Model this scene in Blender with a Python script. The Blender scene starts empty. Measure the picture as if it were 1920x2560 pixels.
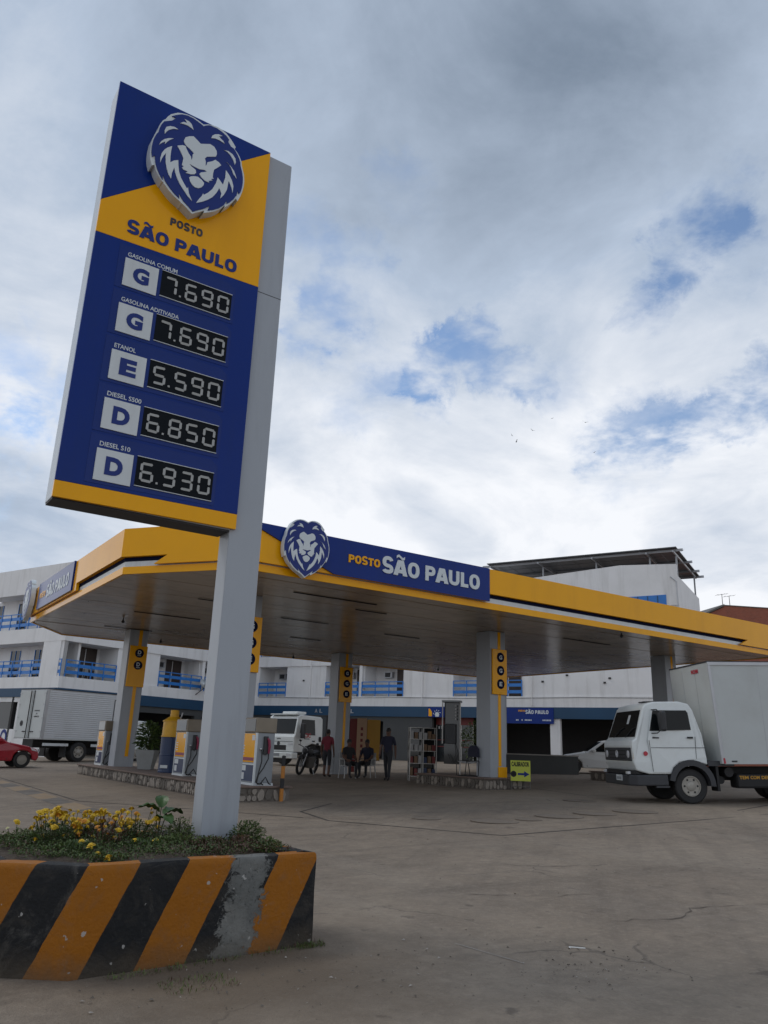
import bpy, bmesh, math, random
from mathutils import Vector, Matrix, Euler
R_ = math.radians
random.seed(7)
sc = bpy.context.scene
COL = sc.collection

# ---------------------------------------------------------------- camera, sky, sun, exposure
F_PX, PITCH, ROLL, AZ, CAM_Z = 1950.0, R_(16.785), R_(2.0485), R_(56.16), 1.3
cam_d = bpy.data.cameras.new('camera')
cam_d.sensor_fit = 'VERTICAL'; cam_d.sensor_height = 36.0; cam_d.sensor_width = 27.0
cam_d.lens = F_PX / 2560 * 36.0
cam_d.clip_end = 4000
cam = bpy.data.objects.new('camera', cam_d); COL.objects.link(cam)
CAMR = Matrix.Rotation(math.pi / 2 + PITCH, 4, 'X') @ Matrix.Rotation(ROLL, 4, 'Z')
cam.matrix_world = Matrix.Translation((0, 0, CAM_Z)) @ CAMR
sc.camera = cam
sc.view_settings.view_transform = 'Standard'
sc.view_settings.look = 'None'
sc.view_settings.exposure = 0.15
sc.view_settings.gamma = 1.0
sc.render.film_transparent = False
sc.cycles.max_bounces = 8
sc.cycles.use_denoising = True

def pix_dir(x, y):
    d = CAMR.to_3x3() @ Vector(((x - 960) / F_PX, -(y - 1280) / F_PX, -1))
    return d.normalized()

SUN_AZ, SUN_EL = R_(-72), R_(52)          # compass-style azimuth from +Y towards +X
sun_dir = Vector((math.sin(SUN_AZ) * math.cos(SUN_EL), math.cos(SUN_AZ) * math.cos(SUN_EL), math.sin(SUN_EL)))
sl = bpy.data.lights.new('sun', 'SUN'); sl.energy = 0.8; sl.angle = R_(18); sl.color = (1.0, 0.95, 0.88)
so = bpy.data.objects.new('sun', sl); COL.objects.link(so)
so.rotation_euler = (-sun_dir).to_track_quat('-Z', 'Y').to_euler()
so.location = (0, 0, 60)

def build_world():
    w = bpy.data.worlds.new('World'); sc.world = w; w.use_nodes = True
    nt = w.node_tree; N = nt.nodes; L = nt.links; N.clear()
    def nd(t, **k):
        n = N.new(t)
        for a, b in k.items(): setattr(n, a, b)
        return n
    def val(x, s):
        if hasattr(x, 'links') or isinstance(x, bpy.types.NodeSocket): L.new(x, s)
        else: s.default_value = x
    def mth(op, a, b=None, c=None, clamp=False):
        n = nd('ShaderNodeMath', operation=op, use_clamp=clamp)
        val(a, n.inputs[0])
        if b is not None: val(b, n.inputs[1])
        if c is not None: val(c, n.inputs[2])
        return n.outputs[0]
    def vm(op, a, b=None):
        n = nd('ShaderNodeVectorMath', operation=op); val(a, n.inputs[0])
        if b is not None: val(b, n.inputs[1])
        return n
    def mr(v, a, b, c, d, smooth=True):
        n = nd('ShaderNodeMapRange', clamp=True)
        if smooth: n.interpolation_type = 'SMOOTHSTEP'
        val(v, n.inputs[0]); n.inputs[1].default_value = a; n.inputs[2].default_value = b
        val(c, n.inputs[3]); val(d, n.inputs[4]); return n.outputs[0]
    def noise(vec, scale, detail=6, rough=0.55, dist=0.0, out='Fac'):
        n = nd('ShaderNodeTexNoise'); L.new(vec, n.inputs['Vector'])
        n.inputs['Scale'].default_value = scale; n.inputs['Detail'].default_value = detail
        n.inputs['Roughness'].default_value = rough; n.inputs['Distortion'].default_value = dist
        return n.outputs[out]
    def mixc(f, a, b):
        n = nd('ShaderNodeMix', data_type='RGBA'); val(f, n.inputs[0])
        if isinstance(a, tuple): n.inputs[6].default_value = a
        else: L.new(a, n.inputs[6])
        if isinstance(b, tuple): n.inputs[7].default_value = b
        else: L.new(b, n.inputs[7])
        return n.outputs[2]
    tc = nd('ShaderNodeTexCoord'); D = tc.outputs['Generated']
    sep = nd('ShaderNodeSeparateXYZ'); L.new(D, sep.inputs[0])
    z = sep.outputs[2]
    zz = mth('ADD', mth('MAXIMUM', z, 0.0), 0.22)
    cmb = nd('ShaderNodeCombineXYZ')
    L.new(mth('DIVIDE', sep.outputs[0], zz), cmb.inputs[0]); L.new(mth('DIVIDE', sep.outputs[1], zz), cmb.inputs[1])
    P = cmb.outputs[0]
    big = noise(vm('ADD', P, (3.1, 7.7, 0)).outputs[0], 0.8, 5, 0.5, 0.3)
    mid = noise(vm('ADD', P, (11.3, 2.2, 0)).outputs[0], 2.1, 8, 0.58, 0.5)
    fine = noise(vm('ADD', P, (5.5, 1.2, 0)).outputs[0], 5.0, 10, 0.66, 0.4)
    warp = noise(D, 11.0, 9, 0.65, 0.2, 'Color')
    wv = vm('MULTIPLY', vm('SUBTRACT', warp, (0.5, 0.5, 0.5)).outputs[0], (0.16, 0.16, 0.16)).outputs[0]
    Dw = vm('NORMALIZE', vm('ADD', D, wv).outputs[0]).outputs[0]
    warp2 = noise(D, 2.2, 5, 0.55, 0.2, 'Color')
    wv2 = vm('MULTIPLY', vm('SUBTRACT', warp2, (0.5, 0.5, 0.5)).outputs[0], (0.5, 0.5, 0.5)).outputs[0]
    Dw2 = vm('NORMALIZE', vm('ADD', D, wv2).outputs[0]).outputs[0]
    def spot(px, py, r_px, strength, src, spread=1.5):
        d = pix_dir(px, py)
        r = r_px / F_PX
        dt = vm('DOT_PRODUCT', src, tuple(d)).outputs['Value']
        return mr(dt, math.cos(r * spread), math.cos(r * 0.15), 0.0, strength)
    def total(spots, src, spread=1.5):
        acc = None
        for s in spots:
            o = spot(*s, src, spread)
            acc = o if acc is None else mth('ADD', acc, o)
        return acc
    # gaps in the cloud where the blue shows, and the heavier grey masses
    gaps = total([(1770, 540, 60, 0.9), (1720, 610, 45, 0.7), (1690, 690, 40, 0.45), (1640, 745, 40, 0.4), (1830, 660, 40, 0.45), (1880, 600, 40, 0.35),
                  (880, 660, 50, 0.8), (900, 730, 40, 0.6), (810, 770, 50, 0.75), (790, 830, 45, 0.65), (860, 820, 40, 0.5), (755, 565, 45, 0.5),
                  (985, 905, 40, 0.4), (1050, 940, 45, 0.85), (1120, 900, 40, 0.5), (1180, 885, 45, 0.75), (1245, 915, 45, 0.75), (1305, 920, 40, 0.6), (1060, 1000, 40, 0.35),
                  (1890, 1000, 60, 0.85), (1800, 1020, 45, 0.75), (1720, 1050, 50, 0.5), (1620, 1080, 50, 0.55), (1510, 1085, 45, 0.5), (1600, 1020, 40, 0.35), (1560, 1130, 60, 0.3),
                  (50, 985, 70, 0.55), (30, 1070, 60, 0.4), (1010, 450, 45, 0.35), (590, 590, 40, 0.3), (1400, 930, 50, 0.3), (880, 980, 60, 0.3),
                  (2250, 900, 120, 0.7), (-420, 760, 140, 0.7), (2500, 400, 140, 0.7), (-300, 1300, 110, 0.5)], Dw, 2.2)
    rnd = mr(noise(vm('ADD', D, (4.0, 9.0, 2.0)).outputs[0], 2.3, 6, 0.6), 0.63, 0.74, 0.0, 0.8)
    back = mr(sep.outputs[1], 0.25, -0.15, 0.0, 1.0)
    gaps = mth('ADD', gaps, mth('MULTIPLY', rnd, back))
    torn = noise(vm('ADD', P, (2.7, 8.4, 0)).outputs[0], 7.0, 10, 0.60, 0.12)
    veil = noise(vm('ADD', P, (9.7, 3.4, 0)).outputs[0], 2.6, 8, 0.6, 0.15)
    field = mth('MINIMUM', mth('MULTIPLY', gaps, 1.5), 1.15)
    gmask = mth('MULTIPLY', mth('MULTIPLY', field, mr(torn, 0.36, 0.64, 0.06, 1.0)), mr(veil, 0.30, 0.62, 0.5, 0.9), clamp=True)
    dark = total([(1000, 230, 470, 0.75), (1300, 480, 420, 0.6), (1230, 720, 250, 0.45), (300, 150, 330, 0.18), (1700, 150, 400, 0.45),
                  (60, 1390, 230, 1.5), (1050, 1368, 100, 0.9), (1900, 1400, 150, 1.0), (560, 480, 200, 0.2)], Dw2)
    # brightness: pale towards the horizon, greyer overhead, broken up by noise
    el = mr(z, 0.20, 0.85, 1.00, 0.36, False)
    t = mth('ADD', el, mth('MULTIPLY', mth('SUBTRACT', mid, 0.5), 0.95))
    t = mth('ADD', t, mth('MULTIPLY', mth('SUBTRACT', big, 0.5), 0.45))
    t = mth('ADD', t, mth('MULTIPLY', mth('SUBTRACT', fine, 0.5), 0.34))
    backdark = mth('MULTIPLY', back, 0.08)
    t = mth('SUBTRACT', mth('SUBTRACT', t, mth('MULTIPLY', dark, 0.22)), backdark, clamp=True)
    cr = nd('ShaderNodeValToRGB'); L.new(t, cr.inputs[0])
    e = cr.color_ramp.elements
    e[0].position = 0.0; e[0].color = (0.185, 0.235, 0.310, 1)
    e[1].position = 1.0; e[1].color = (0.84, 0.86, 0.90, 1)
    m_ = cr.color_ramp.elements.new(0.5); m_.color = (0.415, 0.492, 0.61, 1)
    sky = nd('ShaderNodeTexSky'); sky.sky_type = 'NISHITA'; sky.sun_disc = False
    sky.sun_elevation = SUN_EL; sky.sun_rotation = SUN_AZ
    sky.air_density = 1.0; sky.dust_density = 0.4; sky.ozone_density = 1.2
    b1 = nd('ShaderNodeBackground'); L.new(sky.outputs[0], b1.inputs[0]); b1.inputs[1].default_value = 0.14
    b2 = nd('ShaderNodeBackground'); L.new(cr.outputs[0], b2.inputs[0]); b2.inputs[1].default_value = 1.0
    mx = nd('ShaderNodeMixShader'); L.new(gmask, mx.inputs[0]); L.new(b2.outputs[0], mx.inputs[1]); L.new(b1.outputs[0], mx.inputs[2])
    out = nd('ShaderNodeOutputWorld'); L.new(mx.outputs[0], out.inputs[0])
    w.cycles.sampling_method = 'MANUAL'; w.cycles.sample_map_resolution = 512
build_world()

# ---------------------------------------------------------------- site frame: a along the sign fronts, b away from the road
UX, UY = math.sin(AZ), math.cos(AZ)
ROT = math.atan2(UY, UX)
def W(a, b, z=0.0): return Vector((a * UX - b * UY, a * UY + b * UX, z))
def AB(x, y): return (x * UX + y * UY, -x * UY + y * UX)
def gz(x, y):
    a = max(-20.0, min(40.0, AB(x, y)[0]))
    rise = 0.02 * max(0.0, min(10.0, x - 7.6)) * max(0.0, min(1.0, (26 - y) / 4)) * max(0.0, min(1.0, (y - 9) / 4))
    return -0.033 + 0.0185 * a + rise
def gab(a, b): p = W(a, b); return gz(p.x, p.y)

# ---------------------------------------------------------------- materials
def mat(name, col, rough=0.5, metal=0.0, var=0.12, vscale=3.0, bump=0.0, bscale=40.0, grime=None, gscale=1.5, gamt=0.0, spec=0.5, coat=0.0, trans=0.0):
    m = bpy.data.materials.new(name); m.use_nodes = True
    nt = m.node_tree; N = nt.nodes; L = nt.links
    b = N['Principled BSDF']
    b.inputs['Roughness'].default_value = rough; b.inputs['Metallic'].default_value = metal
    b.inputs['Specular IOR Level'].default_value = spec
    b.inputs['Coat Weight'].default_value = coat
    if trans: b.inputs['Transmission Weight'].default_value = trans
    tc = N.new('ShaderNodeTexCoord')
    n = N.new('ShaderNodeTexNoise'); n.inputs['Scale'].default_value = vscale; n.inputs['Detail'].default_value = 6
    L.new(tc.outputs['Object'], n.inputs['Vector'])
    mx = N.new('ShaderNodeMix'); mx.data_type = 'RGBA'
    L.new(n.outputs['Fac'], mx.inputs[0])
    mx.inputs[6].default_value = tuple(c * (1 - var) for c in col) + (1,)
    mx.inputs[7].default_value = tuple(min(1, c * (1 + var)) for c in col) + (1,)
    outc = mx.outputs[2]
    if gamt > 0:
        g = N.new('ShaderNodeTexNoise'); g.inputs['Scale'].default_value = gscale; g.inputs['Detail'].default_value = 9; g.inputs['Roughness'].default_value = 0.65
        L.new(tc.outputs['Object'], g.inputs['Vector'])
        r = N.new('ShaderNodeMapRange'); L.new(g.outputs['Fac'], r.inputs[0]); r.inputs[1].default_value = 0.45; r.inputs[2].default_value = 0.75
        r.inputs[3].default_value = 0; r.inputs[4].default_value = gamt
        m2 = N.new('ShaderNodeMix'); m2.data_type = 'RGBA'; L.new(r.outputs[0], m2.inputs[0]); L.new(outc, m2.inputs[6])
        m2.inputs[7].default_value = (grime or (0.10, 0.085, 0.07)) + (1,)
        outc = m2.outputs[2]
    L.new(outc, b.inputs['Base Color'])
    if bump:
        bn = N.new('ShaderNodeTexNoise'); bn.inputs['Scale'].default_value = bscale; bn.inputs['Detail'].default_value = 4
        L.new(tc.outputs['Object'], bn.inputs['Vector'])
        bp = N.new('ShaderNodeBump'); bp.inputs['Strength'].default_value = bump; bp.inputs['Distance'].default_value = 0.02
        L.new(bn.outputs['Fac'], bp.inputs['Height']); L.new(bp.outputs[0], b.inputs['Normal'])
    return m

M = {}
M['orange'] = mat('orange_panel', (0.84, 0.385, 0.002), 0.13, spec=0.18, var=0.05, vscale=0.8, bump=0.10, bscale=0.9, gamt=0.10, gscale=0.9, grime=(0.45, 0.2, 0.02))
M['blue'] = mat('blue_panel', (0.006, 0.028, 0.185), 0.16, spec=0.14, var=0.08, vscale=0.8, bump=0.08, bscale=0.9)
M['navy'] = mat('navy_stripe', (0.007, 0.010, 0.032), 0.85, spec=0.05)
M['white_panel'] = mat('white_panel', (0.60, 0.635, 0.65), 0.4, spec=0.3, var=0.04, gamt=0.12, gscale=1.5)
M['post_grey'] = mat('grey_blue_paint', (0.35, 0.375, 0.41), 0.38, spec=0.3, var=0.03, vscale=1.0, gamt=0.12, gscale=1.3, grime=(0.2, 0.2, 0.2))
M['side_white'] = mat('sign_edge', (0.50, 0.55, 0.60), 0.4, var=0.03)
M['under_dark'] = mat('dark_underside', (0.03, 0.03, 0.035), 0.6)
M['lion_white'] = mat('emblem_white', (0.60, 0.645, 0.665), 0.4, spec=0.3, var=0.03)
M['lion_blue'] = mat('emblem_blue', (0.007, 0.024, 0.17), 0.3, spec=0.25, var=0.04)
M['dark_letter'] = mat('dark_letter', (0.022, 0.018, 0.03), 0.4)
M['blue_tag'] = mat('blue_tag', (0.006, 0.026, 0.165), 0.2, spec=0.2)
M['display'] = mat('display_black', (0.004, 0.006, 0.009), 0.5, spec=0.1)
M['segment'] = mat('segment_white', (0.36, 0.365, 0.355), 0.6, var=0.2, vscale=14)
M['steel'] = mat('steel_edge', (0.5, 0.5, 0.5), 0.35, metal=0.8)
M['soffit'] = mat('soffit_panel', (0.42, 0.335, 0.25), 0.20, var=0.25, vscale=0.7, bump=0.10, bscale=1.8, gamt=0.7, gscale=0.75, grime=(0.14, 0.10, 0.065), spec=0.6)
M['soffit_gap'] = mat('soffit_gap', (0.02, 0.018, 0.016), 0.8)
M['wall_white'] = mat('white_render', (0.74, 0.735, 0.735), 0.85, var=0.05, vscale=0.6, bump=0.15, bscale=60, gamt=0.20, gscale=0.7, grime=(0.42, 0.41, 0.39))
M['rail_blue'] = mat('blue_railing', (0.018, 0.17, 0.52), 0.4, var=0.12)
M['band_blue'] = mat('blue_band', (0.006, 0.048, 0.11), 0.5, var=0.2, vscale=0.5)
M['concrete'] = mat('plain_concrete', (0.30, 0.285, 0.265), 0.85, var=0.15, bump=0.3, bscale=60, gamt=0.4)
M['dark_wood'] = mat('dark_door', (0.045, 0.03, 0.025), 0.5, var=0.3)
M['glass_dark'] = mat('dark_glass', (0.015, 0.018, 0.02), 0.06, var=0.1, spec=0.6)
M['black'] = mat('black_rubber', (0.015, 0.015, 0.016), 0.7, var=0.2, vscale=8)
M['black_plastic'] = mat('black_plastic', (0.02, 0.021, 0.024), 0.45, var=0.2, vscale=6)
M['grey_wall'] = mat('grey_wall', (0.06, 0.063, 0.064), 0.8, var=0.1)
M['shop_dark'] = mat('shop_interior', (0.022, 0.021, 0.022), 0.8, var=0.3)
M['metal'] = mat('grey_metal', (0.42, 0.43, 0.45), 0.4, metal=0.6, var=0.1)
M['dirt_metal'] = mat('dirty_metal', (0.12, 0.11, 0.10), 0.6, metal=0.3, var=0.3, vscale=6)

def streaks(m, col, amt, sx=2.2, sz=0.22):
    """rain marks running down a painted surface"""
    N = m.node_tree.nodes; L = m.node_tree.links; b = N['Principled BSDF']; src = b.inputs['Base Color'].links[0].from_socket
    tc = N.new('ShaderNodeTexCoord'); mp = N.new('ShaderNodeMapping'); mp.inputs['Scale'].default_value = (sx, sx, sz); L.new(tc.outputs['Object'], mp.inputs[0])
    n = N.new('ShaderNodeTexNoise'); n.inputs['Scale'].default_value = 1.0; n.inputs['Detail'].default_value = 9; n.inputs['Roughness'].default_value = 0.7; L.new(mp.outputs[0], n.inputs[0])
    r = N.new('ShaderNodeMapRange'); L.new(n.outputs['Fac'], r.inputs[0]); r.inputs[1].default_value = 0.5; r.inputs[2].default_value = 0.78; r.inputs[3].default_value = 0; r.inputs[4].default_value = amt
    mx = N.new('ShaderNodeMix'); mx.data_type = 'RGBA'; L.new(r.outputs[0], mx.inputs[0]); L.new(src, mx.inputs[6]); mx.inputs[7].default_value = col + (1,)
    L.new(mx.outputs[2], b.inputs['Base Color'])
streaks(M['wall_white'], (0.34, 0.33, 0.31), 0.42)
streaks(M['orange'], (0.50, 0.20, 0.006), 0.25, 1.6, 0.3)
streaks(M['blue'], (0.012, 0.03, 0.11), 0.4, 1.6, 0.3)
streaks(M['post_grey'], (0.20, 0.21, 0.22), 0.45, 5.0, 0.5)
streaks(M['white_panel'], (0.36, 0.35, 0.33), 0.4, 3.0, 0.5)

# ---------------------------------------------------------------- mesh builder
class MB:
    def __init__(s): s.v = []; s.f = []; s.m = []
    def add(s, vs, fs, m=0):
        o = len(s.v); s.v += [tuple(v) for v in vs]
        for f in fs: s.f.append(tuple(i + o for i in f)); s.m.append(m)
        return s
    def box(s, x0, x1, y0, y1, z0, z1, m=0):
        return s.add([(x0, y0, z0), (x1, y0, z0), (x1, y1, z0), (x0, y1, z0), (x0, y0, z1), (x1, y0, z1), (x1, y1, z1), (x0, y1, z1)],
                     [(0, 3, 2, 1), (4, 5, 6, 7), (0, 1, 5, 4), (1, 2, 6, 5), (2, 3, 7, 6), (3, 0, 4, 7)], m)
    def quadprism(s, base, top, m=0):
        n = len(base)
        fs = [tuple(range(n - 1, -1, -1)), tuple(range(n, 2 * n))] + [(i, (i + 1) % n, n + (i + 1) % n, n + i) for i in range(n)]
        return s.add(list(base) + list(top), fs, m)
    def prism(s, poly, axis, lo, hi, m=0):
        # poly 2D (p,q): axis 'y' -> (p, t, q); 'x' -> (t, p, q); 'z' -> (p, q, t)
        def mk(p, q, t): return (p, t, q) if axis == 'y' else ((t, p, q) if axis == 'x' else (p, q, t))
        return s.quadprism([mk(p, q, lo) for p, q in poly], [mk(p, q, hi) for p, q in poly], m)
    def tube(s, pts, r, n=8, m=0, cap=True):
        pts = [Vector(p) for p in pts]
        rr = r if isinstance(r, (list, tuple)) else [r] * len(pts)
        o = len(s.v); prev = None
        for i, p in enumerate(pts):
            t = (pts[min(i + 1, len(pts) - 1)] - pts[max(i - 1, 0)]).normalized()
            if prev is None:
                a = t.orthogonal().normalized()
            else:
                a = (prev - t * prev.dot(t))
                a = a.normalized() if a.length > 1e-6 else t.orthogonal().normalized()
            prev = a; b = t.cross(a)
            for k in range(n):
                an = 2 * math.pi * k / n
                s.v.append(tuple(p + (a * math.cos(an) + b * math.sin(an)) * rr[i]))
        for i in range(len(pts) - 1):
            for k in range(n):
                s.f.append((o + i * n + k, o + i * n + (k + 1) % n, o + (i + 1) * n + (k + 1) % n, o + (i + 1) * n + k)); s.m.append(m)
        if cap:
            s.f.append(tuple(o + k for k in range(n - 1, -1, -1))); s.m.append(m)
            e = o + (len(pts) - 1) * n; s.f.append(tuple(e + k for k in range(n))); s.m.append(m)
        return s
    def cyl(s, p0, p1, r0, r1=None, n=16, m=0): return s.tube([p0, p1], [r0, r0 if r1 is None else r1], n, m)
    def lathe(s, prof, n=24, c=(0, 0, 0), axis='z', m=0):
        o = len(s.v)
        for (r, h) in prof:
            for k in range(n):
                a = 2 * math.pi * k / n; x, y = r * math.cos(a), r * math.sin(a)
                p = (x, y, h) if axis == 'z' else ((h, x, y) if axis == 'x' else (x, h, y))
                s.v.append((p[0] + c[0], p[1] + c[1], p[2] + c[2]))
        for i in range(len(prof) - 1):
            for k in range(n):
                s.f.append((o + i * n + k, o + i * n + (k + 1) % n, o + (i + 1) * n + (k + 1) % n, o + (i + 1) * n + k)); s.m.append(m)
        s.f.append(tuple(o + k for k in range(n - 1, -1, -1))); s.m.append(m)
        e = o + (len(prof) - 1) * n; s.f.append(tuple(e + k for k in range(n))); s.m.append(m)
        return s
    def ball(s, c, rx, ry=None, rz=None, n=10, m=0):
        ry = rx if ry is None else ry; rz = rx if rz is None else rz
        prof = [(max(1e-4, math.sin(math.pi * i / n)), -math.cos(math.pi * i / n)) for i in range(n + 1)]
        o = len(s.v); s.lathe(prof, n + 4, (0, 0, 0), 'z', m)
        for i in range(o, len(s.v)):
            x, y, z = s.v[i]; s.v[i] = (x * rx + c[0], y * ry + c[1], z * rz + c[2])
        return s
    def build(s, name, mats, parent=None, org=(0, 0, 0), smooth=False, bevel=0.0, bseg=2, fix=True):
        me = bpy.data.meshes.new(name)
        me.from_pydata([(v[0] - org[0], v[1] - org[1], v[2] - org[2]) for v in s.v], [], s.f)
        if not isinstance(mats, (list, tuple)): mats = [mats]
        for k in mats: me.materials.append(M[k] if isinstance(k, str) else k)
        if len(mats) > 1: me.polygons.foreach_set('material_index', s.m)
        if fix:
            bm = bmesh.new(); bm.from_mesh(me); bmesh.ops.recalc_face_normals(bm, faces=bm.faces); bm.to_mesh(me); bm.free()
        if smooth: me.polygons.foreach_set('use_smooth', [True] * len(me.polygons))
        ob = bpy.data.objects.new(name, me); COL.objects.link(ob)
        if parent: ob.parent = parent
        if bevel:
            md = ob.modifiers.new('bevel', 'BEVEL'); md.width = bevel; md.segments = bseg; md.limit_method = 'ANGLE'; md.angle_limit = R_(35)
        return ob

def empty(name, loc, rz=0.0, rx=0.0, ry=0.0):
    o = bpy.data.objects.new(name, None); COL.objects.link(o); o.location = loc; o.rotation_euler = (rx, ry, rz); o.empty_display_size = 0.2
    return o
def tag(o, label=None, cat=None, group=None, kind=None):
    if label: o['label'] = label
    if cat: o['category'] = cat
    if group: o['group'] = group
    if kind: o['kind'] = kind
    return o
def place(ob, loc=None, rot=None, scale=None):
    if loc is not None: ob.location = loc
    if rot is not None: ob.rotation_euler = rot
    if scale is not None: ob.scale = scale
    return ob
def dup(ob, parent, loc=None, rot=None, scale=None):
    c = ob.copy(); COL.objects.link(c); c.parent = parent
    return place(c, loc, rot, scale)
def copy_tree(o, parent=None):
    c = o.copy(); COL.objects.link(c); c.parent = parent
    for ch in list(o.children): copy_tree(ch, c)
    return c

_tc = {}
def text(s, w, h, depth, m, name, parent, loc, rot=(math.pi / 2, 0, 0), bold=0.02, space=1.0, label=None):
    """flat-cut letters: mesh in the XY plane, lower-left corner of the bounding box at the origin"""
    key = (s, bold, space)
    if key not in _tc:
        cu = bpy.data.curves.new('lettering', 'FONT'); cu.body = s; cu.offset = bold; cu.space_character = space; cu.resolution_u = 4
        ob = bpy.data.objects.new('lettering', cu); COL.objects.link(ob)
        bpy.context.view_layer.update()
        dg = bpy.context.evaluated_depsgraph_get()
        me = bpy.data.meshes.new_from_object(ob.evaluated_get(dg))
        bpy.data.objects.remove(ob); bpy.data.curves.remove(cu)
        vs = [v.co.copy() for v in me.vertices]; fs = [tuple(p.vertices) for p in me.polygons]
        bpy.data.meshes.remove(me); _tc[key] = (vs, fs)
    vs, fs = _tc[key]
    x0, x1 = min(v.x for v in vs), max(v.x for v in vs); y0, y1 = min(v.y for v in vs), max(v.y for v in vs)
    sx = (w / (x1 - x0)) if w else h / (y1 - y0)
    sy = (h / (y1 - y0)) if h else sx
    b = MB(); b.add([((v.x - x0) * sx, (v.y - y0) * sy, 0.0) for v in vs], fs)
    me = bpy.data.meshes.new(name); me.from_pydata(b.v, [], b.f)
    if depth:
        bm = bmesh.new(); bm.from_mesh(me); bmesh.ops.remove_doubles(bm, verts=bm.verts, dist=1e-6)
        r = bmesh.ops.extrude_face_region(bm, geom=list(bm.faces))
        bmesh.ops.translate(bm, verts=[e for e in r['geom'] if isinstance(e, bmesh.types.BMVert)], vec=(0, 0, depth))
        bmesh.ops.recalc_face_normals(bm, faces=bm.faces); bm.to_mesh(me); bm.free()
    me.materials.append(M[m])
    ob = bpy.data.objects.new(name, me); COL.objects.link(ob); ob.parent = parent; ob.location = loc; ob.rotation_euler = rot
    if label: ob['label'] = label
    return ob

def _arc(cx, cy, rx, ry, a0, a1, n=10, p=0.82):
    out = []
    for k in range(n + 1):
        a = R_(a0 + (a1 - a0) * k / n); c, s_ = math.cos(a), math.sin(a)
        out.append((cx + rx * math.copysign(abs(c) ** p, c), cy + ry * math.copysign(abs(s_) ** p, s_)))
    return out
_T = 0.235
_h = _T / 2
GLYPH = {   # advance, list of heavy strokes on centre lines in a unit-high box
    'S': (0.78, [_arc(0.36, 0.735, 0.245, 0.735 - 0.5 + 0.03 - 0.0 + 0.0, 18, 180, 10)[0:] + _arc(0.36, 0.735, 0.245, 0.225, 180, 262, 6)[1:] + _arc(0.36, 0.275, 0.255, 0.225, 80, 0, 6) + _arc(0.36, 0.275, 0.255, 0.16, 0, -165, 10)[1:]]),
    'A': (0.92, [[(0.115, 0.0), (0.395, 1.0 - _h * 0.2)], [(0.775, 0.0), (0.495, 1.0 - _h * 0.2)], [(0.28, 0.27), (0.61, 0.27)]]),
    'O': (0.93, ['ring']),
    'P': (0.80, [[(0.155, 0.0), (0.155, 1.0)], [(0.26, 1 - _h), (0.42, 1 - _h)] + _arc(0.42, 0.675, 0.21, 0.325 - _h, 90, -90, 10)[1:] + [(0.26, 0.35 + _h)]]),
    'U': (0.90, [[(0.155, 1.0), (0.155, 0.42)] + _arc(0.43, 0.40, 0.275, 0.40 - _h, 180, 360, 14) + [(0.705, 1.0)]]),
    'L': (0.66, [[(0.155, 0.0), (0.155, 1.0)], [(0.27, _h), (0.60, _h)]]),
    'T': (0.76, [[(0.38, 0.0), (0.38, 1.0 - _T)], [(0.03, 1 - _h), (0.73, 1 - _h)]]),
    ' ': (0.30, []),
}
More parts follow.
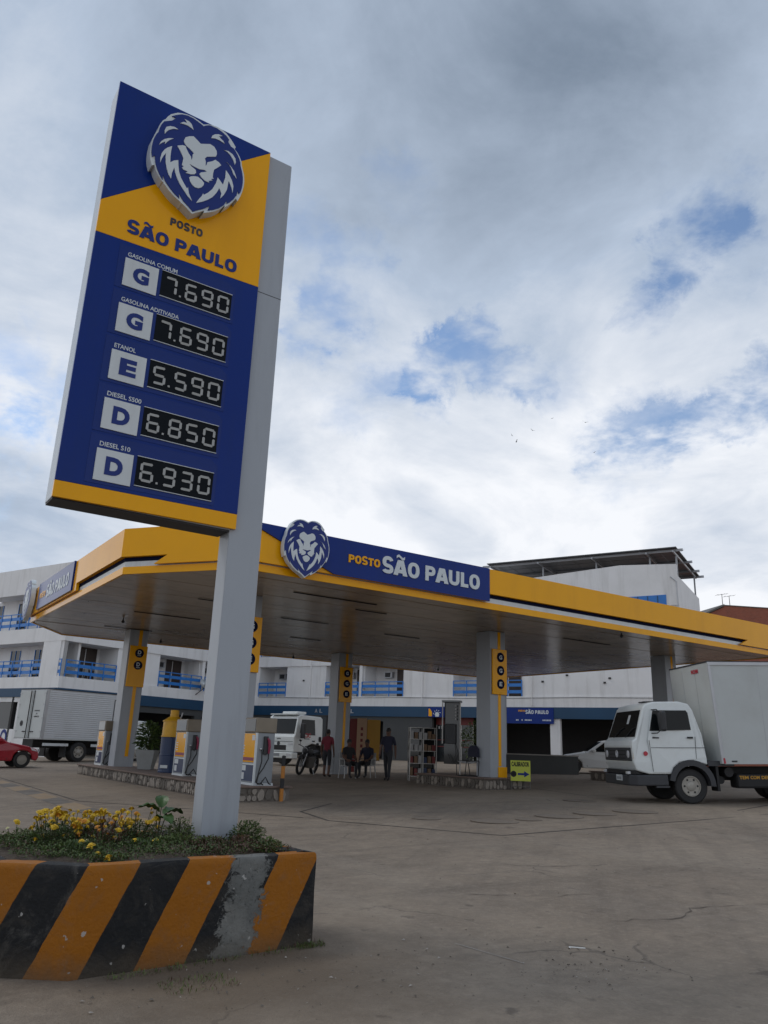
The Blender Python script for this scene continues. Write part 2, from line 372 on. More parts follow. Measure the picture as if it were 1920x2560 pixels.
def heavy_text(s, w, h, depth, m, name, parent, loc, rot=(math.pi / 2, 0, 0), tilde=None):
    """sign-maker's heavy capitals; each stroke a hair proud of the one before it"""
    total = sum(GLYPH[c][0] for c in s) - 0.10; sx = w / total
    b = MB(); x0 = 0.0; td = None
    for i, c in enumerate(s):
        adv, strokes = GLYPH[c]
        for k, st in enumerate(strokes):
            d0, d1 = 0.0, depth + 0.0004 * h * (k + 1)
            if st == 'ring':
                o = _arc(0.435, 0.5, 0.40, 0.515, 0, 360, 32, 0.86)[:-1]; q = _arc(0.435, 0.5, 0.40 - _T, 0.515 - _T * 0.95, 0, 360, 32, 0.86)[:-1]
                n = len(o); P = lambda t: ((x0 + t[0]) * sx, t[1] * h)
                vs = [P(t) + (d0,) for t in o] + [P(t) + (d0,) for t in q] + [P(t) + (d1,) for t in o] + [P(t) + (d1,) for t in q]; fs = []
                for j in range(n):
                    e = (j + 1) % n
                    fs += [(j, e, 2 * n + e, 2 * n + j), (n + e, n + j, 3 * n + j, 3 * n + e), (2 * n + j, 2 * n + e, 3 * n + e, 3 * n + j), (j, n + j, n + e, e)]
                b.add(vs, fs); continue
            pts = [Vector(t) for t in st]; L1, R1 = [], []
            for j, p in enumerate(pts):
                t = (pts[min(j + 1, len(pts) - 1)] - pts[max(j - 1, 0)]).normalized(); nn = Vector((-t.y, t.x))
                L1.append(p + nn * _h); R1.append(p - nn * _h)
            if c == 'A' and k < 2:      # flat feet and head
                q = 0.148
                L1 = [Vector((pts[0].x - q, 0)), Vector((pts[1].x - q, 1))]; R1 = [Vector((pts[0].x + q, 0)), Vector((pts[1].x + q, 1))]
            n = len(pts); V = lambda t, d: ((x0 + t.x) * sx, t.y * h, d)
            vs = [V(t, d0) for t in L1] + [V(t, d0) for t in R1] + [V(t, d1) for t in L1] + [V(t, d1) for t in R1]; fs = []
            for j in range(n - 1):
                fs += [(2 * n + j, 2 * n + j + 1, 3 * n + j + 1, 3 * n + j), (j, n + j, n + j + 1, j + 1), (j, j + 1, 2 * n + j + 1, 2 * n + j), (n + j + 1, n + j, 3 * n + j, 3 * n + j + 1)]
            fs += [(0, 2 * n, 3 * n, n), (n - 1, 2 * n - 1, 4 * n - 1, 3 * n - 1)]
            b.add(vs, fs)
        if tilde == i: td = (x0 + 0.445) * sx
        x0 += adv
    ob = b.build(name, m, parent); ob.location = loc; ob.rotation_euler = rot
    if td is not None:
        tw, th = sx * 0.56, h * 0.15; top, bot = [], []
        for k in range(13):
            t = k / 12; y = h * 1.19 + th * 0.6 * math.sin(2 * math.pi * t); x = td - tw / 2 + tw * t
            top.append((x, y + th * 0.55)); bot.append((x, y - th * 0.55))
        q = MB(); q.prism(top + bot[::-1], 'z', 0, max(depth, 0.002)); q.build('tilde', m, ob)
    return ob
def sao_paulo(w, h, depth, m, name, parent, loc, rot=(math.pi / 2, 0, 0)):
    return heavy_text('SAO PAULO', w, h, depth, m, name, parent, loc, rot, tilde=1)

LION = {
'o':[(-0.327,0.390),(-0.302,0.428),(-0.247,0.475),(-0.209,0.491),(-0.163,0.503),(-0.109,0.506),(-0.060,0.498),(-0.006,0.480),(0.030,0.502),(0.070,0.518),(0.119,0.525),(0.169,0.520),(0.214,0.504),(0.245,0.480),(0.280,0.447),(0.319,0.402),(0.309,0.376),(0.336,0.354),(0.365,0.320),(0.388,0.275),(0.395,0.239),(0.410,0.190),(0.425,0.149),(0.435,0.082),(0.434,0.017),(0.425,-0.043),(0.409,-0.106),(0.389,-0.159),(0.373,-0.139),(0.346,-0.187),(0.315,-0.233),(0.274,-0.283),(0.275,-0.260),(0.239,-0.312),(0.189,-0.362),(0.144,-0.394),(0.090,-0.427),(0.094,-0.399),(0.060,-0.426),(-0.011,-0.482),(-0.057,-0.451),(-0.099,-0.423),(-0.112,-0.422),(-0.123,-0.412),(-0.182,-0.384),(-0.231,-0.349),(-0.281,-0.303),(-0.293,-0.286),(-0.302,-0.287),(-0.339,-0.246),(-0.367,-0.200),(-0.385,-0.157),(-0.406,-0.175),(-0.419,-0.137),(-0.429,-0.105),(-0.435,-0.055),(-0.437,0.012),(-0.433,0.082),(-0.418,0.144),(-0.399,0.201),(-0.393,0.235),(-0.385,0.275),(-0.365,0.325),(-0.345,0.348),(-0.335,0.373)],
'b':[(-0.296,0.404),(-0.263,0.434),(-0.213,0.471),(-0.161,0.488),(-0.107,0.487),(-0.057,0.475),(-0.004,0.457),(0.015,0.475),(0.052,0.499),(0.121,0.502),(0.172,0.489),(0.217,0.469),(0.245,0.444),(0.241,0.413),(0.269,0.379),(0.299,0.371),(0.327,0.341),(0.356,0.300),(0.374,0.260),(0.382,0.216),(0.402,0.161),(0.415,0.104),(0.419,0.042),(0.415,-0.016),(0.405,-0.064),(0.393,-0.086),(0.377,-0.054),(0.373,-0.107),(0.350,-0.158),(0.313,-0.215),(0.289,-0.238),(0.284,-0.209),(0.265,-0.264),(0.225,-0.314),(0.175,-0.357),(0.123,-0.389),(0.135,-0.334),(0.095,-0.379),(0.046,-0.418),(-0.006,-0.461),(-0.053,-0.427),(-0.099,-0.397),(-0.118,-0.376),(-0.150,-0.335),(-0.139,-0.386),(-0.185,-0.360),(-0.231,-0.323),(-0.278,-0.275),(-0.303,-0.224),(-0.300,-0.275),(-0.335,-0.229),(-0.362,-0.183),(-0.381,-0.133),(-0.393,-0.068),(-0.414,-0.097),(-0.426,-0.043),(-0.428,0.017),(-0.423,0.080),(-0.408,0.142),(-0.390,0.183),(-0.386,0.224),(-0.375,0.269),(-0.354,0.315),(-0.330,0.331),(-0.287,0.361),(-0.259,0.405)],
'1':[(-0.218,0.366),(-0.191,0.395),(-0.159,0.402),(-0.175,0.425),(-0.185,0.431),(-0.141,0.428),(-0.115,0.410),(-0.093,0.363),(-0.114,0.371),(-0.149,0.379),(-0.189,0.374)],
'2':[(-0.336,0.186),(-0.343,0.220),(-0.332,0.262),(-0.299,0.289),(-0.261,0.300),(-0.227,0.293),(-0.271,0.276),(-0.307,0.244),(-0.326,0.214)],
'3':[(-0.373,0.050),(-0.360,0.091),(-0.333,0.131),(-0.297,0.160),(-0.257,0.180),(-0.289,0.145),(-0.308,0.116),(-0.324,0.084),(-0.324,0.111),(-0.347,0.087)],
'4':[(-0.341,-0.120),(-0.346,-0.077),(-0.340,-0.020),(-0.320,0.028),(-0.298,0.059),(-0.261,0.095),(-0.264,0.043),(-0.263,-0.018),(-0.258,-0.076),(-0.228,-0.041),(-0.192,-0.019),(-0.184,-0.076),(-0.172,-0.131),(-0.150,-0.180),(-0.122,-0.220),(-0.084,-0.265),(-0.078,-0.247),(-0.063,-0.304),(-0.028,-0.366),(-0.069,-0.337),(-0.114,-0.291),(-0.152,-0.250),(-0.184,-0.198),(-0.205,-0.152),(-0.217,-0.108),(-0.232,-0.176),(-0.233,-0.234),(-0.257,-0.205),(-0.279,-0.155),(-0.296,-0.096),(-0.303,-0.039),(-0.304,-0.001),(-0.322,-0.041),(-0.334,-0.078)],
'5':[(-0.164,0.213),(-0.155,0.246),(-0.124,0.274),(-0.086,0.295),(-0.053,0.277),(-0.013,0.252),(0.072,0.295),(0.112,0.287),(0.139,0.254),(0.144,0.220),(0.137,0.191),(0.057,0.149),(0.039,0.119),(0.051,0.092),(0.054,0.046),(0.063,0.067),(0.067,0.093),(0.111,0.127),(0.136,0.156),(0.171,0.147),(0.196,0.128),(0.164,0.084),(0.136,0.050),(0.130,0.007),(0.131,-0.039),(0.142,-0.045),(0.116,-0.062),(0.131,-0.070),(0.096,-0.092),(0.104,-0.107),(0.066,-0.107),(0.031,-0.090),(0.007,-0.063),(0.019,-0.042),(0.073,-0.006),(0.048,0.001),(0.002,-0.015),(-0.039,-0.013),(-0.093,-0.006),(-0.071,-0.022),(-0.029,-0.039),(-0.023,-0.066),(-0.037,-0.089),(-0.069,-0.105),(-0.114,-0.113),(-0.097,-0.089),(-0.137,-0.090),(-0.152,-0.075),(-0.137,-0.059),(-0.155,-0.049),(-0.152,-0.013),(-0.150,0.026),(-0.167,0.056),(-0.194,0.096),(-0.217,0.122),(-0.171,0.153),(-0.145,0.157),(-0.135,0.135),(-0.112,0.101),(-0.085,0.072),(-0.078,0.041),(-0.071,0.071),(-0.073,0.105),(-0.063,0.122),(-0.082,0.136),(-0.111,0.152),(-0.135,0.162),(-0.154,0.180),(-0.163,0.194)],
'6':[(-0.078,-0.144),(-0.066,-0.127),(-0.041,-0.111),(-0.002,-0.099),(0.033,-0.112),(0.059,-0.133),(0.058,-0.157),(0.041,-0.188),(0.017,-0.210),(-0.016,-0.217),(-0.044,-0.204),(-0.064,-0.179)],
'7':[(0.010,-0.367),(0.034,-0.310),(0.054,-0.274),(0.061,-0.244),(0.069,-0.255),(0.105,-0.215),(0.140,-0.159),(0.167,-0.083),(0.177,-0.016),(0.200,-0.036),(0.232,-0.067),(0.247,0.020),(0.245,0.098),(0.278,0.067),(0.311,0.020),(0.331,-0.034),(0.330,-0.105),(0.315,-0.057),(0.293,-0.017),(0.281,-0.003),(0.274,-0.101),(0.252,-0.166),(0.222,-0.219),(0.227,-0.163),(0.202,-0.117),(0.183,-0.176),(0.149,-0.240),(0.112,-0.284),(0.063,-0.330)],
'8':[(0.076,0.364),(0.083,0.396),(0.108,0.424),(0.141,0.442),(0.177,0.443),(0.144,0.421),(0.159,0.409),(0.189,0.393),(0.205,0.373),(0.155,0.382),(0.113,0.380)],
'9':[(0.207,0.301),(0.247,0.311),(0.291,0.298),(0.322,0.265),(0.330,0.229),(0.324,0.200),(0.304,0.240),(0.272,0.279),(0.234,0.300)],
'10':[(0.243,0.188),(0.283,0.165),(0.322,0.129),(0.354,0.061),(0.318,0.095),(0.296,0.139),(0.275,0.169)],
}
def lion(parent, scale, thick, loc, rot):
    """carved emblem facing local -Y, centre at loc"""
    def poly(k, y0, y1, name, m, par):
        b = MB(); b.prism([(x * scale, z * scale) for x, z in LION[k]], 'y', y0, y1)
        return b.build(name, m, par)
    base = poly('o', -thick, 0.0, 'lion_emblem', 'lion_white', parent)
    base.location = loc; base.rotation_euler = rot
    poly('b', -thick - 0.008 * scale, -thick, 'blue_layer', 'lion_blue', base)
    for i in range(1, 11): poly(str(i), -thick - 0.014 * scale, -thick - 0.008 * scale, 'white_highlight', 'lion_white', base)
    return base

# ================================================================ ground
def ground_material():
    m = bpy.data.materials.new('worn_concrete_yard'); m.use_nodes = True
    nt = m.node_tree; N = nt.nodes; L = nt.links; b = N['Principled BSDF']
    tc = N.new('ShaderNodeTexCoord'); P = tc.outputs['Object']
    def noise(sc_, det=8, rough=0.6, dist=0.0, off=0.0):
        mp = N.new('ShaderNodeMapping'); mp.inputs['Location'].default_value = (off, off * 0.7, 0); L.new(P, mp.inputs[0])
        n = N.new('ShaderNodeTexNoise'); n.inputs['Scale'].default_value = sc_; n.inputs['Detail'].default_value = det
        n.inputs['Roughness'].default_value = rough; n.inputs['Distortion'].default_value = dist; L.new(mp.outputs[0], n.inputs[0]); return n.outputs['Fac']
    def mr(v, a, b_, c, d):
        n = N.new('ShaderNodeMapRange'); L.new(v, n.inputs[0])
        for i, x in enumerate((a, b_, c, d)): n.inputs[i + 1].default_value = x
        return n.outputs[0]
    def mul(a, b_):
        n = N.new('ShaderNodeMath'); n.operation = 'MULTIPLY'
        for i, x in enumerate((a, b_)):
            if isinstance(x, float): n.inputs[i].default_value = x
            else: L.new(x, n.inputs[i])
        return n.outputs[0]
    def mix(f, a, c):
        n = N.new('ShaderNodeMix'); n.data_type = 'RGBA'; L.new(f, n.inputs[0])
        for i, x in ((6, a), (7, c)):
            if isinstance(x, tuple): n.inputs[i].default_value = x + (1,)
            else: L.new(x, n.inputs[i])
        return n.outputs[2]
    c = mix(mr(noise(0.30, 8, 0.62, 0.6), 0.30, 0.70, 0.0, 1.0), (0.192, 0.149, 0.110), (0.305, 0.245, 0.184))
    c = mix(mul(mr(noise(1.1, 9, 0.68, 0.6, 3.0), 0.42, 0.70, 0.0, 1.0), 0.5), c, (0.115, 0.092, 0.073))
    c = mix(mul(mr(noise(0.5, 8, 0.6, 1.2, 9.0), 0.52, 0.68, 0.0, 1.0), 0.45), c, (0.25, 0.21, 0.168))
    c = mix(mul(mr(noise(2.6, 6, 0.6, 0.3, 17.0), 0.63, 0.72, 0.0, 1.0), 0.55), c, (0.07, 0.058, 0.05))
    c = mix(mul(mr(noise(55.0, 3, 0.6), 0.35, 0.75, 0.0, 1.0), 0.35), c, (0.11, 0.094, 0.082))
    c = mix(mul(mr(noise(230.0, 2, 0.5), 0.62, 0.70, 0.0, 1.0), 0.35), c, (0.32, 0.29, 0.26))
    # tyre tracks and dragged dirt along the two driving directions
    for k, (ang, sx_, sy_, col, amt) in enumerate(((R_(34), 0.16, 1.9, (0.085, 0.068, 0.054), 0.65), (R_(124), 0.12, 1.5, (0.26, 0.222, 0.18), 0.5), (R_(75), 0.2, 2.6, (0.10, 0.08, 0.065), 0.5))):
        mp = N.new('ShaderNodeMapping'); mp.vector_type = 'TEXTURE'; mp.inputs['Rotation'].default_value = (0, 0, ang); mp.inputs['Scale'].default_value = (1 / sx_, 1 / sy_, 1); L.new(P, mp.inputs[0])
        tn = N.new('ShaderNodeTexNoise'); tn.inputs['Scale'].default_value = 1.0; tn.inputs['Detail'].default_value = 8; tn.inputs['Roughness'].default_value = 0.62; tn.inputs['Distortion'].default_value = 0.4; L.new(mp.outputs[0], tn.inputs[0])
        c = mix(mul(mr(tn.outputs['Fac'], 0.50, 0.72, 0.0, 1.0), amt), c, col)
    # broad pale worn areas
    c = mix(mul(mr(noise(0.13, 7, 0.62, 0.8, 21.0), 0.46, 0.62, 0.0, 1.0), 0.5), c, (0.31, 0.255, 0.195))
    # mottling at hand and foot scale so that the surface never reads as one sheet
    c = mix(mul(mr(noise(7.0, 8, 0.7, 0.3, 41.0), 0.40, 0.68, 0.0, 1.0), 0.42), c, (0.125, 0.098, 0.074))
    c = mix(mul(mr(noise(18.0, 6, 0.7, 0.2, 47.0), 0.50, 0.70, 0.0, 1.0), 0.40), c, (0.33, 0.275, 0.215))
    # small oil drips
    c = mix(mul(mr(noise(4.2, 5, 0.55, 0.2, 31.0), 0.66, 0.72, 0.0, 1.0), 0.6), c, (0.075, 0.06, 0.05))
    # hairline cracks
    mp = N.new('ShaderNodeMapping'); mp.inputs['Location'].default_value = (2.3, 5.1, 0); L.new(P, mp.inputs[0])
    wn = N.new('ShaderNodeTexNoise'); wn.inputs['Scale'].default_value = 1.3; wn.inputs['Detail'].default_value = 8; L.new(mp.outputs[0], wn.inputs[0])
    va = N.new('ShaderNodeVectorMath'); va.operation = 'MULTIPLY_ADD'; L.new(wn.outputs['Color'], va.inputs[0]); va.inputs[1].default_value = (0.9, 0.9, 0); L.new(mp.outputs[0], va.inputs[2])
    vo = N.new('ShaderNodeTexVoronoi'); vo.feature = 'DISTANCE_TO_EDGE'; vo.inputs['Scale'].default_value = 0.42; L.new(va.outputs[0], vo.inputs['Vector'])
    crack = mul(mr(vo.outputs['Distance'], 0.002, 0.006, 1.0, 0.0), mr(noise(0.6, 4, 0.5, 0.0, 5.0), 0.5, 0.6, 0.0, 0.5))
    c = mix(crack, c, (0.06, 0.05, 0.042))
    # brown soil blown around the foot of the planter
    cx = W(2.3, 4.7)
    d = N.new('ShaderNodeVectorMath'); d.operation = 'DISTANCE'; L.new(P, d.inputs[0]); d.inputs[1].default_value = (cx.x, cx.y, 0.0)
    dn = N.new('ShaderNodeMath'); dn.operation = 'ADD'; L.new(d.outputs['Value'], dn.inputs[0]); L.new(mul(noise(2.2, 9, 0.7, 0.0, 2.0), 1.3), dn.inputs[1])
    c = mix(mul(mr(dn.outputs[0], 1.05, 2.1, 1.0, 0.0), 0.85), c, (0.135, 0.10, 0.068))
    L.new(c, b.inputs['Base Color'])
    b.inputs['Roughness'].default_value = 0.82; b.inputs['Specular IOR Level'].default_value = 0.35
    bp = N.new('ShaderNodeBump'); bp.inputs['Strength'].default_value = 0.8; bp.inputs['Distance'].default_value = 0.014
    ad = N.new('ShaderNodeMath'); ad.operation = 'ADD'; L.new(noise(60.0, 4, 0.6), ad.inputs[0]); L.new(noise(6.0, 6, 0.6), ad.inputs[1])
    L.new(ad.outputs[0], bp.inputs['Height']); L.new(bp.outputs[0], b.inputs['Normal'])
    return m
M['ground'] = ground_material()
def make_ground():
    xs = sorted(set([-600, -300, -150, -90] + [x * 2.0 for x in range(-32, 33)] + [90, 150, 300, 600]))
    ys = sorted(set([-300, -100, -40] + [y * 2.0 for y in range(-10, 46)] + [120, 180, 300, 600, 1200]))
    b = MB(); vs = [(x, y, gz(x, y)) for y in ys for x in xs]; n = len(xs)
    b.add(vs, [(j * n + i, j * n + i + 1, (j + 1) * n + i + 1, (j + 1) * n + i) for j in range(len(ys) - 1) for i in range(n - 1)])
    g = b.build('ground', 'ground', smooth=True); tag(g, kind='structure'); return g
GROUND = make_ground()
M['joint'] = mat('joint_filler', (0.045, 0.038, 0.032), 0.9, var=0.3, vscale=6)
M['crack'] = mat('crack_brown', (0.10, 0.08, 0.064), 0.95, var=0.3, vscale=6)  # dark brown of the worn cracks in the yard concrete
M['stain'] = mat('oily_lid', (0.165, 0.134, 0.105), 0.85, var=0.4, vscale=4, bump=0.4, bscale=30, gamt=0.6, gscale=3, grime=(0.10, 0.08, 0.065))
def strip(name, pts, w, m, parent=GROUND, lift=0.004, jit=0.0, step=0.35, wj=0.3):
    """thin sheet laid on the ground along site points"""
    P = [Vector(p) for p in pts]; out = []
    for i in range(len(P) - 1):
        n = max(1, int((P[i + 1] - P[i]).length / step))
        for k in range(n): out.append(P[i].lerp(P[i + 1], k / n))
    out.append(P[-1])
    b = MB(); vs = []
    for i, p in enumerate(out):
        t = (out[min(i + 1, len(out) - 1)] - out[max(i - 1, 0)]).normalized(); nrm = Vector((-t.y, t.x))
        c = p + nrm * random.uniform(-jit, jit); ww = w * random.uniform(1 - wj, 1 + wj) * 0.5
        for s in (-1, 1):
            q = c + nrm * ww * s; wp = W(q.x, q.y); vs.append((wp.x, wp.y, gz(wp.x, wp.y) + lift))
    b.add(vs, [(2 * i, 2 * i + 2, 2 * i + 3, 2 * i + 1) for i in range(len(out) - 1)])
    return b.build(name, m, parent)
for pts in ([(4.45, 27.5), (4.42, 17.3), (5.82, 14.9), (7.0, 12.6)], [(7.15, 12.0), (8.42, 9.15), (24.0, 9.9)], [(7.15, 12.0), (7.5, 13.6), (9.0, 15.0)],
            [(17.7, 18.2), (16.55, 14.74), (24, 15.2)], [(17.2, 13.4), (15.94, 10.27), (22, 11.6)], [(3.2, 30.6), (7.0, 30.9), (10.5, 33.5)]):
    strip('expansion_joint', pts, 0.045, 'joint', jit=0.006)
for pts in ([(7.3, 12.2), (8.2, 11.5), (9.0, 11.75), (9.9, 11.2)], [(6.5, 7.1), (6.9, 6.7), (7.6, 6.5)], [(8.0, 5.9), (8.4, 5.55)], [(5.0, 5.9), (5.6, 5.5), (6.1, 5.35)],
            [(9.4, 12.6), (10.1, 12.2)], [(7.0, 12.4), (7.5, 12.25), (7.9, 11.9)], [(5.3, 4.5), (5.9, 4.35), (6.3, 4.5), (7.1, 4.3)]):
    strip('crack', pts, 0.010, 'crack', jit=0.045, step=0.09, wj=0.9)
# round tank covers let into the slab
for i, (a, bb, r) in enumerate(((9.72, 10.75, 0.42), (10.5, 10.72, 0.24), (11.5, 10.95, 0.45), (12.6, 11.05, 0.42), (13.8, 11.05, 0.45), (15.0, 13.6, 0.4), (8.9, 11.6, 0.25))):
    p = W(a, bb); z = gz(p.x, p.y)
    b = MB(); b.lathe([(r, 0.0), (r, 0.012), (r * 0.9, 0.016), (r * 0.88, 0.010), (r * 0.15, 0.012), (0.001, 0.012)], 28)
    o = b.build('tank_cover', 'stain'); place(o, (p.x, p.y, z))
    tag(o, ('round tank cover set in the concrete, %s from the planter side of the row' % ('first', 'second', 'third', 'fourth', 'fifth')[i]) if i < 5 else
        ('round tank cover in front of the white box truck' if i == 5 else 'small round cover beside the long crack in the yard'), 'tank cover', 'tank covers in the yard')
# faded yellow and dark hazard blocks painted along the edge of the slab
M['haz_y'] = mat('faded_yellow_paint', (0.25, 0.175, 0.10), 0.8, var=0.25, vscale=5, gamt=0.75, gscale=2.2, grime=(0.22, 0.195, 0.17))
M['haz_k'] = mat('faded_black_paint', (0.10, 0.085, 0.07), 0.8, var=0.3, vscale=5, gamt=0.7, gscale=2.0, grime=(0.22, 0.195, 0.17))
b0 = 26.0; k = 0
while b0 > 12.0:
    b1 = b0 - 1.35
    q = []
    for (a, bb) in ((4.28, b0 + 0.5), (4.28, b1 + 0.5), (3.82, b1), (3.82, b0)):
        if bb < 14.5: a += (14.5 - bb) * 0.25
        p = W(a, bb); q.append((p.x, p.y, gz(p.x, p.y) + 0.004))
    MB().add(q, [(0, 1, 2, 3)]).build('painted_block', 'haz_y' if k % 2 else 'haz_k', GROUND); b0 = b1; k += 1

# ================================================================ roadside price sign
def make_pylon():
    A0, B0, Z0 = 2.58, 6.03, 0.55
    root = empty('price_sign', W(A0, B0, Z0), ROT)
    tag(root, 'tall blue and orange fuel price sign on a grey post in the striped planter', 'price sign')
    O = (A0, B0, Z0); T = lambda a, b, z: (a - A0, b - B0, z - Z0)
    MB().box(2.435, 2.73, 5.935, 6.14, 0.3, 6.80).build('post', 'post_grey', root, O, bevel=0.008)
    b = MB(); b.box(1.025, 2.437, 5.93, 6.17, 2.99, 6.79, 0)
    b.build('cabinet', 'side_white', root, O, bevel=0.004)
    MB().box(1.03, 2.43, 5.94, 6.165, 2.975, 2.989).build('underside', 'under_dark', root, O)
    y0, y1 = 5.900, 5.929
    MB().prism([(1.02, 5.575), (2.475, 6.803), (2.475, 6.805), (1.02, 6.80)], 'y', y0, y1).build('upper_panel', 'blue', root, O)
    MB().prism([(1.02, 5.268), (2.475, 5.31), (2.475, 6.80), (1.02, 5.572)], 'y', y0, y1).build('middle_panel', 'orange', root, O)
    MB().prism([(1.02, 3.113), (2.475, 3.128), (2.475, 5.307), (1.02, 5.265)], 'y', y0, y1).build('lower_panel', 'blue', root, O)
    MB().prism([(1.02, 2.985), (2.475, 2.998), (2.475, 3.125), (1.02, 3.11)], 'y', y0, y1).build('bottom_panel', 'orange', root, O)
    MB().box(2.7302, 2.7312, 5.95, 6.12, 5.27, 5.275).build('seam', 'under_dark', root, O)
    MB().box(2.478, 2.728, 5.9335, 5.936, 5.285, 5.291).build('seam', 'under_dark', root, O)
    f = y0 - 0.0015
    heavy_text('POSTO', 0.297, 0.074, 0.004, 'dark_letter', 'lettering', root, T(1.604, f, 5.588))
    sao_paulo(0.99, 0.122, 0.004, 'lion_blue', 'lettering', root, T(1.258, f, 5.358))
    lion(root, 1.0, 0.10, T(1.766, 5.90, 6.19), (0, 0, 0))
    rows = [('GASOLINA COMUM', 'G', '7690', 0.425), ('GASOLINA ADITIVADA', 'G', '7690', 0.487), ('ETANOL', 'E', '5590', 0.172), ('DIESEL S500', 'D', '6850', 0.27), ('DIESEL S10', 'D', '6930', 0.235)]
    SEG = {'0': 'abcdef', '1': 'bc', '2': 'abged', '3': 'abgcd', '4': 'fgbc', '5': 'afgcd', '6': 'afgedc', '7': 'abc', '8': 'abcdefg', '9': 'abcdfg'}
    w, h, t = 0.108, 0.160, 0.0205
    def hexa(L, name):
        q = t * 0.5; g = 0.0045
        bm = MB(); bm.prism([(-L / 2 + g, 0), (-L / 2 + q + g * 0.3, q), (L / 2 - q - g * 0.3, q), (L / 2 - g, 0), (L / 2 - q - g * 0.3, -q), (-L / 2 + q + g * 0.3, -q)], 'y', -0.004, 0)
        o = bm.build(name, 'segment'); me = o.data; bpy.data.objects.remove(o); return me
    mh, mv = hexa(w - t * 0.75, 'segment_h'), hexa(h / 2 - t * 0.45, 'segment_v')
    dm = MB(); dm.box(-0.008, 0.008, -0.004, 0, -0.008, 0.008); o = dm.build('dot', 'segment'); md = o.data; bpy.data.objects.remove(o)
    for i, (lab, let, dig, lw) in enumerate(rows):
        zt = 5.118 - i * 0.4225
        # raised tag shape behind the row
        MB().prism([(1.225, zt - 0.285), (2.262, zt - 0.272), (2.262, zt + 0.075), (2.20, zt + 0.122), (1.225, zt + 0.115)], 'y', y0 - 0.003, y0).build('price_tag', 'blue_tag', root, O)
        pl = MB().box(1.282, 1.564, y0 - 0.012, y0 - 0.003, zt - 0.257, zt).build('letter_plate', 'white_panel', root, O)
        text(let, 0.135, 0.148, 0.002, 'lion_blue', 'letter', pl, T(1.357, y0 - 0.0125, zt - 0.203), bold=0.055)
        text(lab, lw, 0.038, 0.002, 'white_panel', 'row_name', root, T(1.297, y0 - 0.0033, zt + 0.022), bold=0.012)
        dsp = MB().box(1.596, 2.232, y0 - 0.006, y0 - 0.003, zt - 0.24, zt + 0.005).build('price_display', 'display', root, O)
        for zz in (zt + 0.004, zt - 0.241):
            MB().box(1.594, 2.234, y0 - 0.013, y0 - 0.003, zz, zz + 0.005).build('display_rail', 'white_panel', root, O)
        zc = zt - 0.115
        for k, ch in enumerate(dig):
            xc = (1.681, 1.862, 2.008, 2.156)[k]
            for s in SEG[ch]:
                dx, dz, vert = {'a': (0, h / 2 - t / 2, 0), 'g': (0, 0, 0), 'd': (0, -h / 2 + t / 2, 0), 'b': (w / 2 - t / 2, h / 4 - t / 8, 1), 'c': (w / 2 - t / 2, -h / 4 + t / 8, 1), 'f': (-w / 2 + t / 2, h / 4 - t / 8, 1), 'e': (-w / 2 + t / 2, -h / 4 + t / 8, 1)}[s]
                o = bpy.data.objects.new('segment', mv if vert else mh); COL.objects.link(o); o.parent = dsp
                o.location = T(xc + dx, y0 - 0.0065, zc + dz)
                # leaves of a flip display never sit quite flush
                o.rotation_euler = (random.uniform(-0.10, 0.10) + (0.12 if not vert else 0), R_(90) if vert else 0, random.uniform(-0.1, 0.1))
        o = bpy.data.objects.new('decimal_point', md); COL.objects.link(o); o.parent = dsp; o.location = T(1.768, y0 - 0.0065, zc - h / 2 + 0.01)
    return root
make_pylon()

